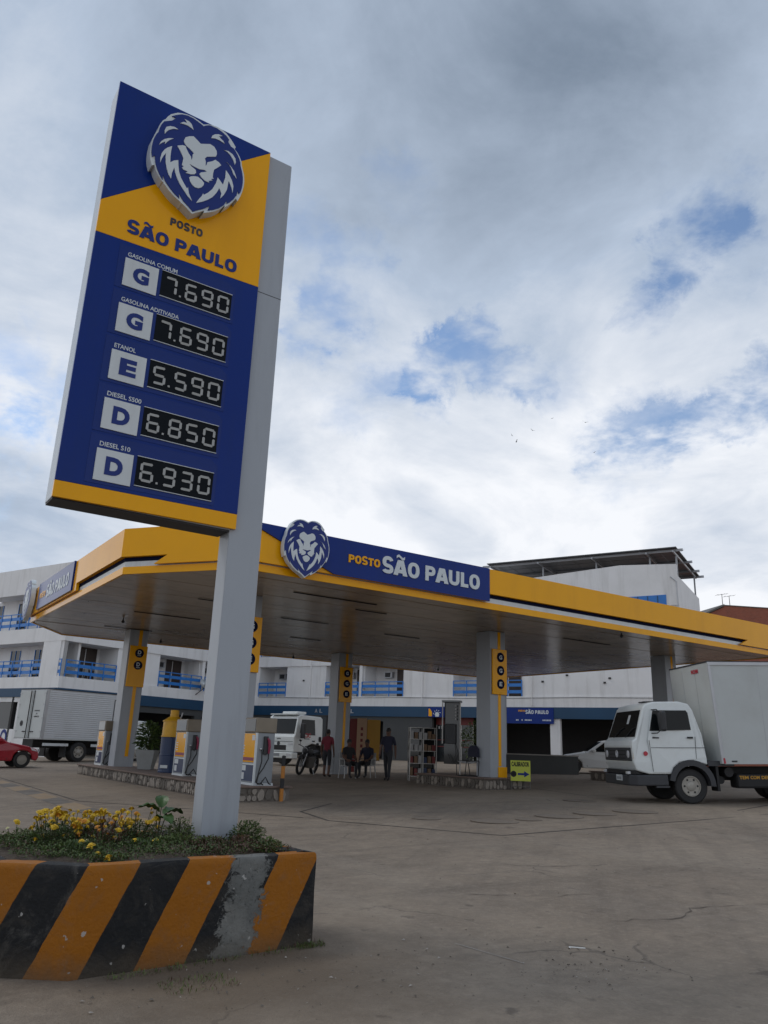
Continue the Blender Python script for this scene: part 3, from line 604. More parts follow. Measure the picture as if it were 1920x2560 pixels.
# ================================================================ canopy
ZS = 4.80
OUT = [(6.56, 15.0), (27.05, 15.0), (27.05, 30.1), (6.3, 30.1), (4.75, 27.5), (4.75, 17.46)]
def offset_poly(o):
    n = len(OUT); res = []
    for i in range(n):
        p0, p1, p2 = Vector(OUT[i - 1]), Vector(OUT[i]), Vector(OUT[(i + 1) % n])
        d1, d2 = (p1 - p0).normalized(), (p2 - p1).normalized()
        n1, n2 = Vector((d1.y, -d1.x)), Vector((d2.y, -d2.x))
        bis = (n1 + n2).normalized(); res.append(p1 + bis * (o / max(0.2, bis.dot(n1))))
    return res
def make_canopy():
    A0, B0, Z0 = 16.3, 22.4, 0.25
    root = empty('fuel_canopy', W(A0, B0, Z0), ROT); O = (A0, B0, Z0)
    tag(root, 'large orange and blue filling station canopy on grey columns', 'canopy')
    T = lambda a, b, z: (a - A0, b - B0, z - Z0)
    def band(i, s0, s1, z0, z1, o0, o1, name, m, sl0=0.0, sl1=0.0):
        """piece of fascia on edge i between distances s0..s1 (None = whole), offsets o0 (inner) o1 (outer); sl = slant of an end"""
        n = len(OUT); L0 = (Vector(OUT[(i + 1) % n]) - Vector(OUT[i])).length
        pa, pb = offset_poly(o0), offset_poly(o1)
        def pt(P, s, end, dz):
            p, q = P[i], P[(i + 1) % n]
            if s is None: return p if end == 0 else q
            d = (Vector(OUT[(i + 1) % n]) - Vector(OUT[i])).normalized()
            nn = Vector((d.y, -d.x)); o = o0 if P is pa else o1
            return Vector(OUT[i]) + d * (s + dz) + nn * o
        base = [pt(pa, s0, 0, 0), pt(pa, s1, 1, 0), pt(pb, s1, 1, 0), pt(pb, s0, 0, 0)]
        top = [pt(pa, s0, 0, sl0), pt(pa, s1, 1, sl1), pt(pb, s1, 1, sl1), pt(pb, s0, 0, sl0)]
        b = MB(); b.quadprism([(p.x, p.y, z0) for p in base], [(p.x, p.y, z1) for p in top])
        return b.build(name, m, root, O)
    # soffit of long sheets
    ys = [15.06 + i * (29.98 / 50) * 1.0 for i in range(26)]
    def lo(v):
        if v < 17.46: return 6.56 - (v - 15.0) * (1.81 / 2.46) + 0.05
        if v > 27.5: return 4.75 + (v - 27.5) * (1.55 / 2.6) + 0.05
        return 4.8
    for i in range(25):
        v0, v1 = ys[i] + 0.008, ys[i + 1] - 0.008
        dz = random.uniform(-0.005, 0.005); tl = random.uniform(-0.0025, 0.0025)
        b = MB(); b.quadprism([(lo(v0), v0, ZS + 0.02 + dz), (27.0, v0, ZS + 0.02 + dz), (27.0, v1, ZS + 0.02 + dz + tl), (lo(v1), v1, ZS + 0.02 + dz + tl)],
                              [(lo(v0), v0, ZS + 0.05), (27.0, v0, ZS + 0.05), (27.0, v1, ZS + 0.05), (lo(v1), v1, ZS + 0.05)])
        b.build('soffit_panel', 'soffit', root, O)
    inn = offset_poly(-0.05)
    MB().prism([(p.x, p.y) for p in inn], 'z', ZS + 0.06, 5.72).build('roof_deck', 'soffit_gap', root, O)
    # fascia
    n = len(OUT)
    for i in range(n):
        band(i, None, None, ZS, 4.962, -0.04, 0.02, 'lower_trim', 'orange')
        band(i, None, None, 4.965, 5.088, -0.045, -0.01, 'white_stripe', 'white_panel')
        band(i, None, None, 5.09, 5.178, -0.045, 0.0, 'navy_stripe', 'navy')
        band(i, None, None, 5.18, 5.83, -0.04, 0.10, 'fascia_panel', 'orange')
    def skirt(i, s0, s1, sl0=0.0, sl1=0.0): band(i, s0, s1, 4.985, 5.1795, 0.025, 0.10, 'fascia_skirt', 'orange', sl0, sl1)
    skirt(0, None, 6.76)                      # front, left of the stripes
    skirt(0, 17.85, None, 0.5, 0.0)           # front, right end
    skirt(5, 0.85, None, 0.33, 0.0)           # chamfer
    for i in (1, 2, 3): skirt(i, None, None)
    skirt(4, None, 6.1, 0, 0)
    # blue name panel on the front
    MB().prism([(6.62, 5.832), (13.32, 5.832), (13.32, 4.972), (8.67, 4.985), (6.62, 5.77)], 'y', 14.855, 14.899).build('name_panel', 'blue', root, O)
    heavy_text('POSTO', 0.87, 0.185, 0.02, 'orange', 'lettering', root, T(9.02, 14.853, 5.315))
    sao_paulo(3.0, 0.37, 0.02, 'lion_white', 'lettering', root, T(9.96, 14.853, 5.215))
    lion(root, 1.30, 0.14, T(7.87, 14.855, 5.385), (0, 0, 0))
    # name panel on the left side
    MB().box(4.60, 4.649, 21.75, 26.15, 5.03, 5.84).build('name_panel', 'blue', root, O)
    sr = (math.pi / 2, 0, -math.pi / 2)
    heavy_text('POSTO', 0.80, 0.17, 0.006, 'orange', 'lettering', root, T(4.598, 25.85, 5.33), sr)
    sao_paulo(2.75, 0.36, 0.006, 'lion_white', 'lettering', root, T(4.598, 24.90, 5.24), sr)
    lion(root, 1.30, 0.14, T(4.60, 27.15, 5.42), (0, 0, -math.pi / 2))
    # long closed light slots in the soffit
    for (a, bb, L_) in ((8.6, 16.6, 2.4), (11.0, 17.6, 1.0), (7.2, 19.2, 1.8), (10.2, 20.4, 1.6), (14.2, 20.9, 1.4), (18.6, 17.3, 2.2), (6.6, 22.6, 2.0), (12.4, 24.0, 1.2), (21.0, 24.2, 1.6), (6.8, 26.4, 1.6)):
        MB().box(a, a + L_, bb - 0.022, bb + 0.022, ZS - 0.006, ZS + 0.0105).build('light_slot', 'soffit_gap', root, O)
    for (a, bb) in ((19.0, 15.35), (6.8, 24.3), (15.2, 29.0), (22.0, 28.0), (9.4, 28.4)):
        MB().cyl((a, bb, ZS + 0.02), (a, bb, ZS - 0.05), 0.02, 0.02, 8).ball((a, bb, ZS - 0.08), 0.05).build('ceiling_lamp', 'black_plastic', root, O)
    # columns
    cols = [(8.0, 18.0), (16.3, 18.15), (24.5, 18.0), (8.0, 26.75), (16.3, 26.95), (24.5, 26.9)]
    for (a, bb) in cols:
        z0 = gab(a, bb) + 0.0
        c = MB().box(a - 0.31, a + 0.31, bb - 0.31, bb + 0.31, z0 - 0.1, ZS + 0.01).build('column', 'post_grey', root, O, bevel=0.01)
        MB().box(a + 0.0, a + 0.115, bb - 0.3165, bb - 0.31, z0 + 0.62, ZS - 0.004).build('yellow_stripe', 'orange', c, O)
        if a == 16.3 and bb < 20: MB().box(a - 0.02, a + 0.32, bb - 0.33, bb - 0.311, z0 + 0.27, z0 + 0.60).build('base_panel', 'orange', c, O)
    return root
make_canopy()
def column_sign(a, bb, letters, label):
    z0 = 2.93; A0, B0 = a + 0.03, bb - 0.32
    r = empty('fuel_sign', W(A0, B0, z0), ROT); tag(r, label, 'fuel sign', 'fuel letter signs on the canopy columns')
    MB().box(-0.29, 0.29, -0.05, -0.002, 0, 1.34).build('plate', 'orange', r, bevel=0.006)
    for k, L_ in enumerate(letters):
        zc = 1.34 - 0.24 - k * 0.395
        d = MB(); d.lathe([(0.145, -0.058), (0.145, -0.050)], 32, (0.03, 0, zc), 'y'); dd = d.build('disc', 'navy', r)
        text(L_[0], 0.115, 0.125, 0.003, 'lion_white', 'letter', dd, (0.03 - 0.057, -0.0585, zc - (0.062 if len(L_) == 1 else 0.035)), bold=0.03)
        if len(L_) > 1: text(L_[1], 0.12, 0.035, 0.003, 'lion_white', 'grade', dd, (0.03 - 0.06, -0.0585, zc - 0.095), bold=0.02)
column_sign(16.3, 18.15, ['G', 'G', 'E'], 'orange fuel sign with letters G G E above the yellow tyre pressure board')
column_sign(8.0, 18.0, ['G', 'G', 'E'], 'orange fuel sign mostly hidden behind the price sign post')
column_sign(16.3, 26.95, ['G', 'G', 'E'], 'shaded orange fuel sign with letters G G E above the person in red')
column_sign(8.0, 26.75, [('D', 'S10'), ('D', 'S500')], 'orange fuel sign with two letters D on the left column')

# ================================================================ L-shaped hotel building behind the station
BA, BO, BE = Vector((-18.03, 45.18)), Vector((-9.02, 58.8)), Vector((14.9, 44.6))
def make_building():
    ztop = 11.2
    r = empty('hotel_building', (BO.x, BO.y, 0.4)); tag(r, 'white three storey hotel with blue balcony railings behind the station', 'building')
    dW = (BO - BA).normalized(); dM = (BE - BO).normalized(); dE = Vector((-dW.y, dW.x))
    nW, nM, nE = Vector((dW.y, -dW.x)), Vector((dM.y, -dM.x)), Vector((-dW.x, -dW.y))   # outward normals
    org = (BO.x, BO.y, 0.4)
    def fb(base, d, nrm, s0, s1, z0, z1, o0, o1, name, m, parent=r, b=None):
        """box on a facade: s along it, o outward (+) / inward (-)"""
        q = [base + d * s + nrm * o for s, o in ((s0, o0), (s1, o0), (s1, o1), (s0, o1))]
        bb = b or MB(); bb.quadprism([(p.x, p.y, z0) for p in q], [(p.x, p.y, z1) for p in q])
        if b is None: return bb.build(name, m, parent, org)
    def railing(base, d, nrm, s0, s1, z, h=0.98, o=0.02):
        rl = fb(base, d, nrm, s0, s1, z + h - 0.05, z + h, o - 0.05, o, 'railing', 'rail_blue')
        for zz in (z + 0.18, z + 0.58): fb(base, d, nrm, s0, s1, zz, zz + 0.19, o - 0.035, o - 0.01, 'railing_board', 'rail_blue', rl)
        n = max(1, round((s1 - s0) / 0.95))
        for k in range(n + 1):
            s = s0 + (s1 - s0) * k / n
            fb(base, d, nrm, s - 0.03, s + 0.03, z, z + h - 0.005, o - 0.008, o + 0.025, 'railing_post', 'rail_blue', rl)
    def facade(base, d, nrm, L, openings, floor_z, head_z, name='wall', side=0.25):
        """one storey of wall with balcony recesses; openings = [(s0,s1)]"""
        edges = [0.0] + [x for o in openings for x in o] + [L]
        for k in range(0, len(edges), 2):
            if edges[k + 1] - edges[k] > 0.02: fb(base, d, nrm, edges[k], edges[k + 1], floor_z, head_z, -side, 0, name, 'wall_white')
        for (s0, s1) in openings:
            fb(base, d, nrm, s0 - 0.3, s1 + 0.3, floor_z, head_z, -1.9, -1.75, 'recess_wall', 'wall_white')
            for s in (s0, s1): fb(base, d, nrm, s - 0.3 if s == s0 else s, s if s == s0 else s + 0.3, floor_z, head_z, -1.75, -side - 0.003, 'recess_side', 'wall_white')
            railing(base, d, nrm, s0 + 0.03, s1 - 0.03, floor_z)
            w = s1 - s0; dw = min(1.0, w * 0.3)
            dr = fb(base, d, nrm, s0 + w * 0.55, s0 + w * 0.55 + dw + 0.35, floor_z, floor_z + 1.98, -1.747, -1.70, 'door', 'dark_wood')
            fb(base, d, nrm, s0 + w * 0.55 + dw * 0.5, s0 + w * 0.55 + dw * 0.5 + 0.05, floor_z + 0.05, floor_z + 1.9, -1.698, -1.69, 'door_stile', 'wall_white', dr)
            ac = fb(base, d, nrm, s0 + w * 0.28, s0 + w * 0.28 + 0.62, floor_z + 1.35, floor_z + 1.75, -1.747, -1.4, 'air_conditioner', 'metal')
            fb(base, d, nrm, s0 + w * 0.28 + 0.08, s0 + w * 0.28 + 0.5, floor_z + 1.4, floor_z + 1.7, -1.4, -1.39, 'grille', 'black_plastic', ac)
    def slabs(base, d, nrm, L, z0, z1, m='wall_white', name='balcony_band', o=0.06, dep=-6): fb(base, d, nrm, 0, L, z0, z1, dep, o, name, m)
    LW, LM, LE = (BO - BA).length, 30.05, 14.0
    # upper floors
    wing_open = [(0.25, 3.8), (7.12, 10.9), (11.15, 14.9)]
    facade(BA, dW, nW, LW, wing_open, 4.54, 6.60)
    facade(BA, dW, nW, LW, wing_open, 7.39, 9.55)
    main_open = [(0.35, 2.85), (6.25, 9.0), (9.23, 12.46), (16.06, 20.68)]
    facade(BO, dM, nM, LM, main_open, 4.54, 6.65)
    facade(BO, dM, nM, LM, main_open, 7.39, 9.55)
    # end of the wing: continuous balconies with a set-back wall
    for z0, z1 in ((4.54, 6.55), (7.39, 9.55)):
        fb(BA, dE, nE, 0.25, LE, z0, z1, -1.3, -1.15, 'recess_wall', 'wall_white')
        railing(BA, dE, nE, 0.0, 9.5, z0)
        for s in (3.4, 5.9, 8.6):
            wn = fb(BA, dE, nE, s, s + 1.0, z0, z1 - 0.25, -1.148, -1.13, 'window', 'glass_dark')
            for kk in (0, 0.49, 0.97): fb(BA, dE, nE, s + kk, s + kk + 0.04, z0, z1 - 0.25, -1.129, -1.10, 'window_frame', 'rail_blue', wn)
        fb(BA, dE, nE, -0.0, 0.25, z0, z1, -0.25, -0.003, 'corner_pier', 'wall_white')
    # slabs (butted: wing, end, main)
    for z0, z1 in ((3.90, 4.54), (6.60, 7.39)):
        q = [BA + dW * (-0.06) + nW * 0.06, BO + nW * 0.06 + dW * 0.0, BO - nW * 6, BA - nW * 6 + dE * 8.2 - dW * 0.0, BA + dE * 8.2 + nE * 0.06 + dE * 0.0]
        bb = MB(); bb.quadprism([(p.x, p.y, z0 - (0.0 if z0 < 5 else 0.05)) for p in q], [(p.x, p.y, z1) for p in q]); bb.build('balcony_band', 'wall_white', r, org)
        slabs(BO, dM, nM, LM, z0 + 0.003 if z0 < 5 else z0 + 0.05, z1 - 0.002)
    fb(BA, dW, nW, -0.06, LW, 9.55, ztop, -6, 0.06, 'parapet', 'wall_white')
    fb(BA, dE, nE, 0.0601, 9.0, 9.552, ztop - 0.002, -6, 0.058, 'parapet', 'wall_white')
    fb(BO, dM, nM, 0.1, 20.9, 9.552, ztop + 0.3, -7, 0.055, 'parapet', 'wall_white')
    # taller block on the right with a blue window under the roof of solar panels
    q = [(20.9, 9.552), (30.05, 9.552), (30.05, 11.92), (26.9, 12.10), (20.9, 11.72)]
    bb = MB(); f = lambda s, o, z: ((BO + dM * s + nM * o).x, (BO + dM * s + nM * o).y, z)
    bb.quadprism([f(s, 0.06, z) for s, z in q], [f(s, -0.25, z) for s, z in q]); bb.build('upper_wall', 'wall_white', r, org)
    sw = MB(); sw.quadprism([f(30.05, -0.2501, 4.54), f(30.05, -7.5, 4.54), f(29.8, -7.5, 4.54), f(29.8, -0.2501, 4.54)], [f(30.05, -0.2501, 11.3), f(30.05, -7.5, 11.25), f(29.8, -7.5, 11.25), f(29.8, -0.2501, 11.3)])
    sw.build('side_wall', 'wall_white', r, org)
    wn = fb(BO, dM, nM, 27.2, 29.4, 9.2, 10.18, 0.0605, 0.075, 'window', 'rail_blue')
    for k in range(4): fb(BO, dM, nM, 27.25 + k * 0.55, 27.30 + k * 0.55, 9.2, 10.15, 0.076, 0.09, 'shutter_bar', 'band_blue', wn)
    bb = MB(); bb.tube([f(30.0, 0.09, 8.5), f(30.0, 0.09, 10.9), f(29.7, 0.09, 11.2)], 0.03); bb.build('drain_pipe', 'metal', r, org)
    # ground floor: dark band, lintel, piers, deep shops
    fb(BA, dW, nW, -0.04, LW, 3.27, 3.899, -0.2, 0.10, 'blue_band', 'band_blue')
    fb(BA, dE, nE, 0.103, 8.1, 3.40, 3.898, -0.2, 0.08, 'blue_band', 'band_blue')
    fb(BO, dM, nM, 0.1, LM, 3.25, 3.899, -0.2, 0.10, 'blue_band', 'band_blue')
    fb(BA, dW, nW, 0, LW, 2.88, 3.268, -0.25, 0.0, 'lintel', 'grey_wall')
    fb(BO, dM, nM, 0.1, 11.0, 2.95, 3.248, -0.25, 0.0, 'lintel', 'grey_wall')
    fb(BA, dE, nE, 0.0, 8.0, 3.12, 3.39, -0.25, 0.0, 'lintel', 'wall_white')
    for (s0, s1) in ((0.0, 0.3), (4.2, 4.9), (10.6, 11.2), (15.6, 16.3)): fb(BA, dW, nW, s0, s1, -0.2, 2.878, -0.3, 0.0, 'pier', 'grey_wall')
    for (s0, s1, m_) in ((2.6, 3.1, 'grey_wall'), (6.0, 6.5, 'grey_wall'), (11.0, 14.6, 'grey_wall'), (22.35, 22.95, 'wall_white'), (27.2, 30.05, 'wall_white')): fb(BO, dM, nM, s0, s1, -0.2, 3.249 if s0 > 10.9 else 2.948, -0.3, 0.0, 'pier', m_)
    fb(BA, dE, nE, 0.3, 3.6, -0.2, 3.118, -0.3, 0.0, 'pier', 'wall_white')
    fb(BA, dE, nE, 3.6, 8.0, -0.2, 1.58, -0.3, 0.0, 'shop_sill', 'wall_white')
    fb(BA, dE, nE, 3.6, 8.0, 1.582, 3.118, -0.2, -0.15, 'shop_window', 'glass_dark')
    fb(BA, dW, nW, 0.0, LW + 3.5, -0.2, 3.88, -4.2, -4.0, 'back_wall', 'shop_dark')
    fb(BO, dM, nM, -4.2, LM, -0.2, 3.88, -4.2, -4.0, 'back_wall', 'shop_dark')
    for s_ in (5.0, 13.9, 21.3):
        bb = MB(); bb.tube([f(s_, 0.10, 4.0), f(s_, 0.10, 9.4)], 0.045); bb.build('drain_pipe', 'wall_white', r, org)
    for s_, z_ in ((21.9, 5.35), (23.4, 5.7), (25.6, 5.25), (25.9, 5.5), (4.3, 5.6)): fb(BO, dM, nM, s_, s_ + 0.14, z_, z_ + 0.10, 0.001, 0.05, 'wall_vent', 'black_plastic')
    bb = MB(); bb.tube([f(0.5, 0.13, 4.50), f(6, 0.13, 4.42), f(12, 0.13, 4.47), f(18, 0.13, 4.40), f(24, 0.13, 4.46), f(29.5, 0.13, 4.42)], 0.014, 5); bb.build('wall_cable', 'black', r, org)
    # letters left on the dark band
    ang = math.atan2(dM.y, dM.x)
    for s, tx in ((5.55, 'A'), (5.95, 'L'), (8.15, 'L'), (8.5, 'L')):
        p = BO + dM * s + nM * 0.101; text(tx, 0.22, 0.26, 0.02, 'metal', 'band_letter', r, (p.x - org[0], p.y - org[1], 3.44 - 0.4), (math.pi / 2, 0, ang))
    return dW, nW, dM, nM, dE, nE
dW, nW, dM, nM, dE, nE = make_building()
def fpt(s, o, z=None):
    p = BO + dM * s + nM * o
    return Vector((p.x, p.y, gz(p.x, p.y) if z is None else z))
ANGM, ANGW = math.atan2(dM.y, dM.x), math.atan2(dW.y, dW.x)

# solar array over the right block
M['solar'] = mat('solar_underside', (0.095, 0.10, 0.11), 0.45, var=0.2, vscale=2)
M['galv'] = mat('galvanised_frame', (0.33, 0.34, 0.36), 0.45, metal=0.5, var=0.1)
def make_solar():
    p = fpt(24.2, -4.0, 11.3); r = empty('solar_array', p, ANGM); tag(r, 'raised roof of dark solar panels on the white hotel block', 'solar array')
    # local x along facade, local y into the building, z up; origin at (s=24.2, o=-4)
    zc = 12.95 - 11.3
    me = None; i = 0
    def zz(y): return zc - (y + 4.0) * 0.012
    for row in range(4):
        for c in range(11):
            x0 = -5.85 + c * 1.07; y0 = -3.9 + row * 2.02
            if me is None:
                b = MB(); b.box(0, 1.05, 0, 2.0, 0, 0.035); 
                b.box(-0.0, 0.03, 0.0, 2.0, -0.012, -0.001); b.box(1.02, 1.05, 0.0, 2.0, -0.012, -0.001); b.box(0.031, 1.019, 0.0, 0.03, -0.012, -0.001); b.box(0.031, 1.019, 1.97, 2.0, -0.012, -0.001)
                o = b.build('solar_panel', ['solar']); me = o.data; o.parent = r
            else:
                o = bpy.data.objects.new('solar_panel', me); COL.objects.link(o); o.parent = r
            o.location = (x0, y0, zz(y0)); o.rotation_euler = (-0.012, 0, 0)
    for y in (-3.5, -0.4, 2.2, 3.9):
        MB().box(-6.3, 6.2, y - 0.05, y + 0.05, zz(y) - 0.16, zz(y) - 0.02).build('purlin', 'galv', r)
    for x in (-5.6, -2.4, 1.0, 4.2, 5.7):
        MB().box(x - 0.04, x + 0.04, -3.9, 4.0, zc - 0.28, zc - 0.165).build('rafter', 'galv', r)
        for y in (-2.9, 3.2): MB().box(x - 0.045, x + 0.045, y - 0.045, y + 0.045, -0.1, zc - 0.281).build('leg', 'galv', r)
    return r
make_solar()
def antenna(name, loc, h, label, arms=4):
    b = MB(); b.cyl((0, 0, 0), (0, 0, h), 0.03, 0.02, 6)
    r = empty(name, loc); tag(r, label, 'antenna', 'roof antennas'); b.build('mast', 'dirt_metal', r)
    b = MB(); b.cyl((-0.45, 0, h - 0.1), (0.45, 0, h + 0.05), 0.012, 0.012, 5); b.build('boom', 'dirt_metal', r)
    for k in range(arms):
        x = -0.42 + 0.84 * k / max(1, arms - 1); L_ = 0.34 - 0.05 * k
        MB().cyl((x, -L_, h - 0.1 + (x + 0.45) * 0.17), (x, L_, h - 0.1 + (x + 0.45) * 0.17), 0.008, 0.008, 5).build('element', 'dirt_metal', r)
antenna('roof_antenna', fpt(29.2, -5.5, 11.3), 2.75, 'thin mast with antenna beside the solar panels', 3)
# brick house further back on the right
M['brick'] = mat('red_brick', (0.32, 0.095, 0.055), 0.9, var=0.2, vscale=4, gamt=0.5, gscale=2, grime=(0.16, 0.07, 0.05), bump=0.3, bscale=25)
def brick_material():
    m = M['brick']; N = m.node_tree.nodes; L = m.node_tree.links; b = N['Principled BSDF']
    src = b.inputs['Base Color'].links[0].from_socket
    tc = N.new('ShaderNodeTexCoord'); mp = N.new('ShaderNodeMapping'); mp.inputs['Rotation'].default_value = (R_(90), 0, 0); L.new(tc.outputs['Object'], mp.inputs[0])
    br = N.new('ShaderNodeTexBrick'); L.new(mp.outputs[0], br.inputs['Vector']); br.inputs['Scale'].default_value = 2.2; br.inputs['Mortar Size'].default_value = 0.03
    br.inputs['Color1'].default_value = (1, 1, 1, 1); br.inputs['Color2'].default_value = (0.75, 0.75, 0.75, 1); br.inputs['Mortar'].default_value = (0.9, 1.3, 1.5, 1)
    mx = N.new('ShaderNodeMix'); mx.data_type = 'RGBA'; mx.blend_type = 'MULTIPLY'; mx.inputs[0].default_value = 0.8
    L.new(src, mx.inputs[6]); L.new(br.outputs[0], mx.inputs[7]); L.new(mx.outputs[2], b.inputs['Base Color'])
brick_material()
def make_brick():
    p = Vector((27.2, 60.0, gz(27.2, 60.0))); r = empty('brick_house', p, R_(8)); tag(r, 'unplastered red brick upper storey beyond the canopy on the right', 'building')
    z = -p.z
    MB().box(-0.55, 16, 0, 9, 0, z + 12.75).build('wall', 'brick', r)
    MB().quadprism([(-2.6, 0, 0), (-0.553, 0, 0), (-0.553, 9, 0), (-2.6, 9, 0)], [(-2.6, 0, z + 11.7), (-0.553, 0, z + 12.65), (-0.553, 9, z + 12.65), (-2.6, 9, z + 11.7)]).build('side_wing', 'brick', r)
    MB().quadprism([(-2.7, -0.15, z + 11.71), (-0.553, -0.15, z + 12.72), (-0.553, 9, z + 12.72), (-2.7, 9, z + 11.71)], [(-2.7, -0.15, z + 11.85), (-0.553, -0.15, z + 12.86), (-0.553, 9, z + 12.86), (-2.7, 9, z + 11.85)]).build('roof', 'dirt_metal', r)
    MB().box(-0.6, 16.1, -0.05, 9, z + 12.752, z + 12.82).build('coping', 'dirt_metal', r)
    return p
bp_ = make_brick()
antenna('roof_antenna', (26.9, 60.6, 12.8), 1.0, 'left antenna on the red brick house', 4)
antenna('roof_antenna', (27.6, 60.9, 12.85), 0.9, 'right antenna on the red brick house', 3)
# satellite dish on the wing
def make_dish():
    p = BA + dW * 10.75 + nW * 0.35; r = empty('satellite_dish', (p.x, p.y, 4.2), ANGW); tag(r, 'white satellite dish fixed to the balcony edge of the hotel', 'satellite dish')
    b = MB(); b.lathe([(0.46, 0.10), (0.36, 0.045), (0.2, 0.012), (0.001, 0.0), (0.001, 0.02), (0.2, 0.03), (0.36, 0.065), (0.455, 0.12)], 24, (0, 0, 0), 'y')
    o = b.build('dish', 'white_panel', r, smooth=True); place(o, (0, 0.0, 0.75), (R_(155), 0, R_(12)), (1.0, 1.0, 0.75))
    MB().tube([(0, 0.0, 0.7), (-0.05, -0.1, 0.45), (-0.35, 0.25, 0.05)], 0.03).build('bracket', 'dirt_metal', r)
    MB().tube([(0, -0.02, 0.5), (0.05, -0.42, 0.55), (0.06, -0.45, 0.72)], 0.015).build('feed_arm', 'dirt_metal', r)
make_dish()

# ================================================================ striped planter
def planter_material():
    m = bpy.data.materials.new('striped_planter_paint'); m.use_nodes = True
    nt = m.node_tree; N = nt.nodes; L = nt.links; b = N['Principled BSDF']
    uvn = N.new('ShaderNodeUVMap'); sp = N.new('ShaderNodeSeparateXYZ'); L.new(uvn.outputs[0], sp.inputs[0])
    tc = N.new('ShaderNodeTexCoord'); P = tc.outputs['Object']
    def mth(op, a, c=None, clamp=False):
        n = N.new('ShaderNodeMath'); n.operation = op; n.use_clamp = clamp
        for i, x in enumerate((a, c)):
            if x is None: continue
            if isinstance(x, (int, float)): n.inputs[i].default_value = x
            else: L.new(x, n.inputs[i])
        return n.outputs[0]
    def noise(s, d=8, r=0.6, dist=0.0):
        n = N.new('ShaderNodeTexNoise'); n.inputs['Scale'].default_value = s; n.inputs['Detail'].default_value = d; n.inputs['Roughness'].default_value = r; n.inputs['Distortion'].default_value = dist
        L.new(P, n.inputs[0]); return n.outputs['Fac']
    def mr(v, a, b_, c, d):
        n = N.new('ShaderNodeMapRange'); L.new(v, n.inputs[0])
        for i, x in enumerate((a, b_, c, d)): n.inputs[i + 1].default_value = x
        return n.outputs[0]
    def mix(f, a, c):
        n = N.new('ShaderNodeMix'); n.data_type = 'RGBA'; L.new(f, n.inputs[0])
        for i, x in ((6, a), (7, c)):
            if isinstance(x, tuple): n.inputs[i].default_value = x + (1,)
            else: L.new(x, n.inputs[i])
        return n.outputs[2]
    s, z = sp.outputs[0], sp.outputs[1]
    edge = mth('MULTIPLY', mth('SUBTRACT', noise(9.0, 4), 0.5), 0.02)
    q = mth('ADD', mth('SUBTRACT', mth('SUBTRACT', s, 1.40), mth('MULTIPLY', mth('SUBTRACT', z, 0.6), 0.5)), edge)
    fr = mth('FRACT', mth('ADD', mth('DIVIDE', q, 0.625), 10.0))
    stripe = mr(fr, 0.495, 0.505, 0.0, 1.0)
    or_ = mix(noise(2.5, 6), (0.255, 0.082, 0.002), (0.335, 0.118, 0.003))
    bk = mix(noise(3.0, 8, 0.7), (0.0045, 0.005, 0.006), (0.013, 0.014, 0.016))
    c = mix(stripe, or_, bk)
    # patch where the paint has come off to bare cement
    dx = mth('DIVIDE', mth('SUBTRACT', mth('SUBTRACT', s, mth('MULTIPLY', z, 0.18)), 2.345), 0.135)
    dist = mth('POWER', mth('ABSOLUTE', dx), 2.0)
    wear = mr(mth('ADD', dist, mth('MULTIPLY', mth('SUBTRACT', noise(14.0, 12, 0.78, 0.9), 0.5), 6.5)), 0.75, 1.05, 1.0, 0.0)
    cem = mix(noise(7.0, 8, 0.65), (0.06, 0.062, 0.06), (0.19, 0.195, 0.185))
    cem = mix(mr(noise(19.0, 12, 0.8, 1.2), 0.56, 0.62, 0.0, 1.0), cem, (0.012, 0.012, 0.013))
    cem = mix(mth('MULTIPLY', mr(noise(3.0, 8, 0.7, 0.5), 0.45, 0.7, 0.0, 1.0), 0.6), cem, (0.25, 0.245, 0.225))
    c = mix(wear, c, cem)
    # chips, scuffs and splashed dirt near the ground
    c = mix(mth('MULTIPLY', mr(noise(16.0, 3, 0.5), 0.70, 0.72, 0.0, 1.0), 0.8), c, (0.40, 0.39, 0.37))
    c = mix(mth('MULTIPLY', mr(noise(5.0, 10, 0.75, 1.0), 0.5, 0.8, 0.0, 1.0), 0.45), c, (0.10, 0.085, 0.066))
    c = mix(mth('MULTIPLY', mr(noise(2.2, 11, 0.8, 1.5), 0.56, 0.70, 0.0, 1.0), 0.35), c, (0.17, 0.16, 0.145))
    low = mth('MULTIPLY', mr(mth('ADD', z, mth('MULTIPLY', noise(6.0, 8, 0.7), 0.25)), 0.08, 0.28, 1.0, 0.0), 0.75)
    c = mix(low, c, (0.085, 0.066, 0.045))
    L.new(c, b.inputs['Base Color']); b.inputs['Roughness'].default_value = 0.7; b.inputs['Specular IOR Level'].default_value = 0.3
    bp = N.new('ShaderNodeBump'); bp.inputs['Strength'].default_value = 0.55; bp.inputs['Distance'].default_value = 0.012
    h = mth('ADD', mth('ADD', noise(45.0, 5), mth('MULTIPLY', noise(5.0, 5), 2.0)), mth('MULTIPLY', wear, -0.6))
    L.new(h, bp.inputs['Height']); L.new(bp.outputs[0], b.inputs['Normal'])
    return m
M['planter'] = planter_material()
PL = [(2.93, 5.05), (1.36, 5.03), (0.90, 5.40), (0.86, 6.75), (2.90, 6.75)]
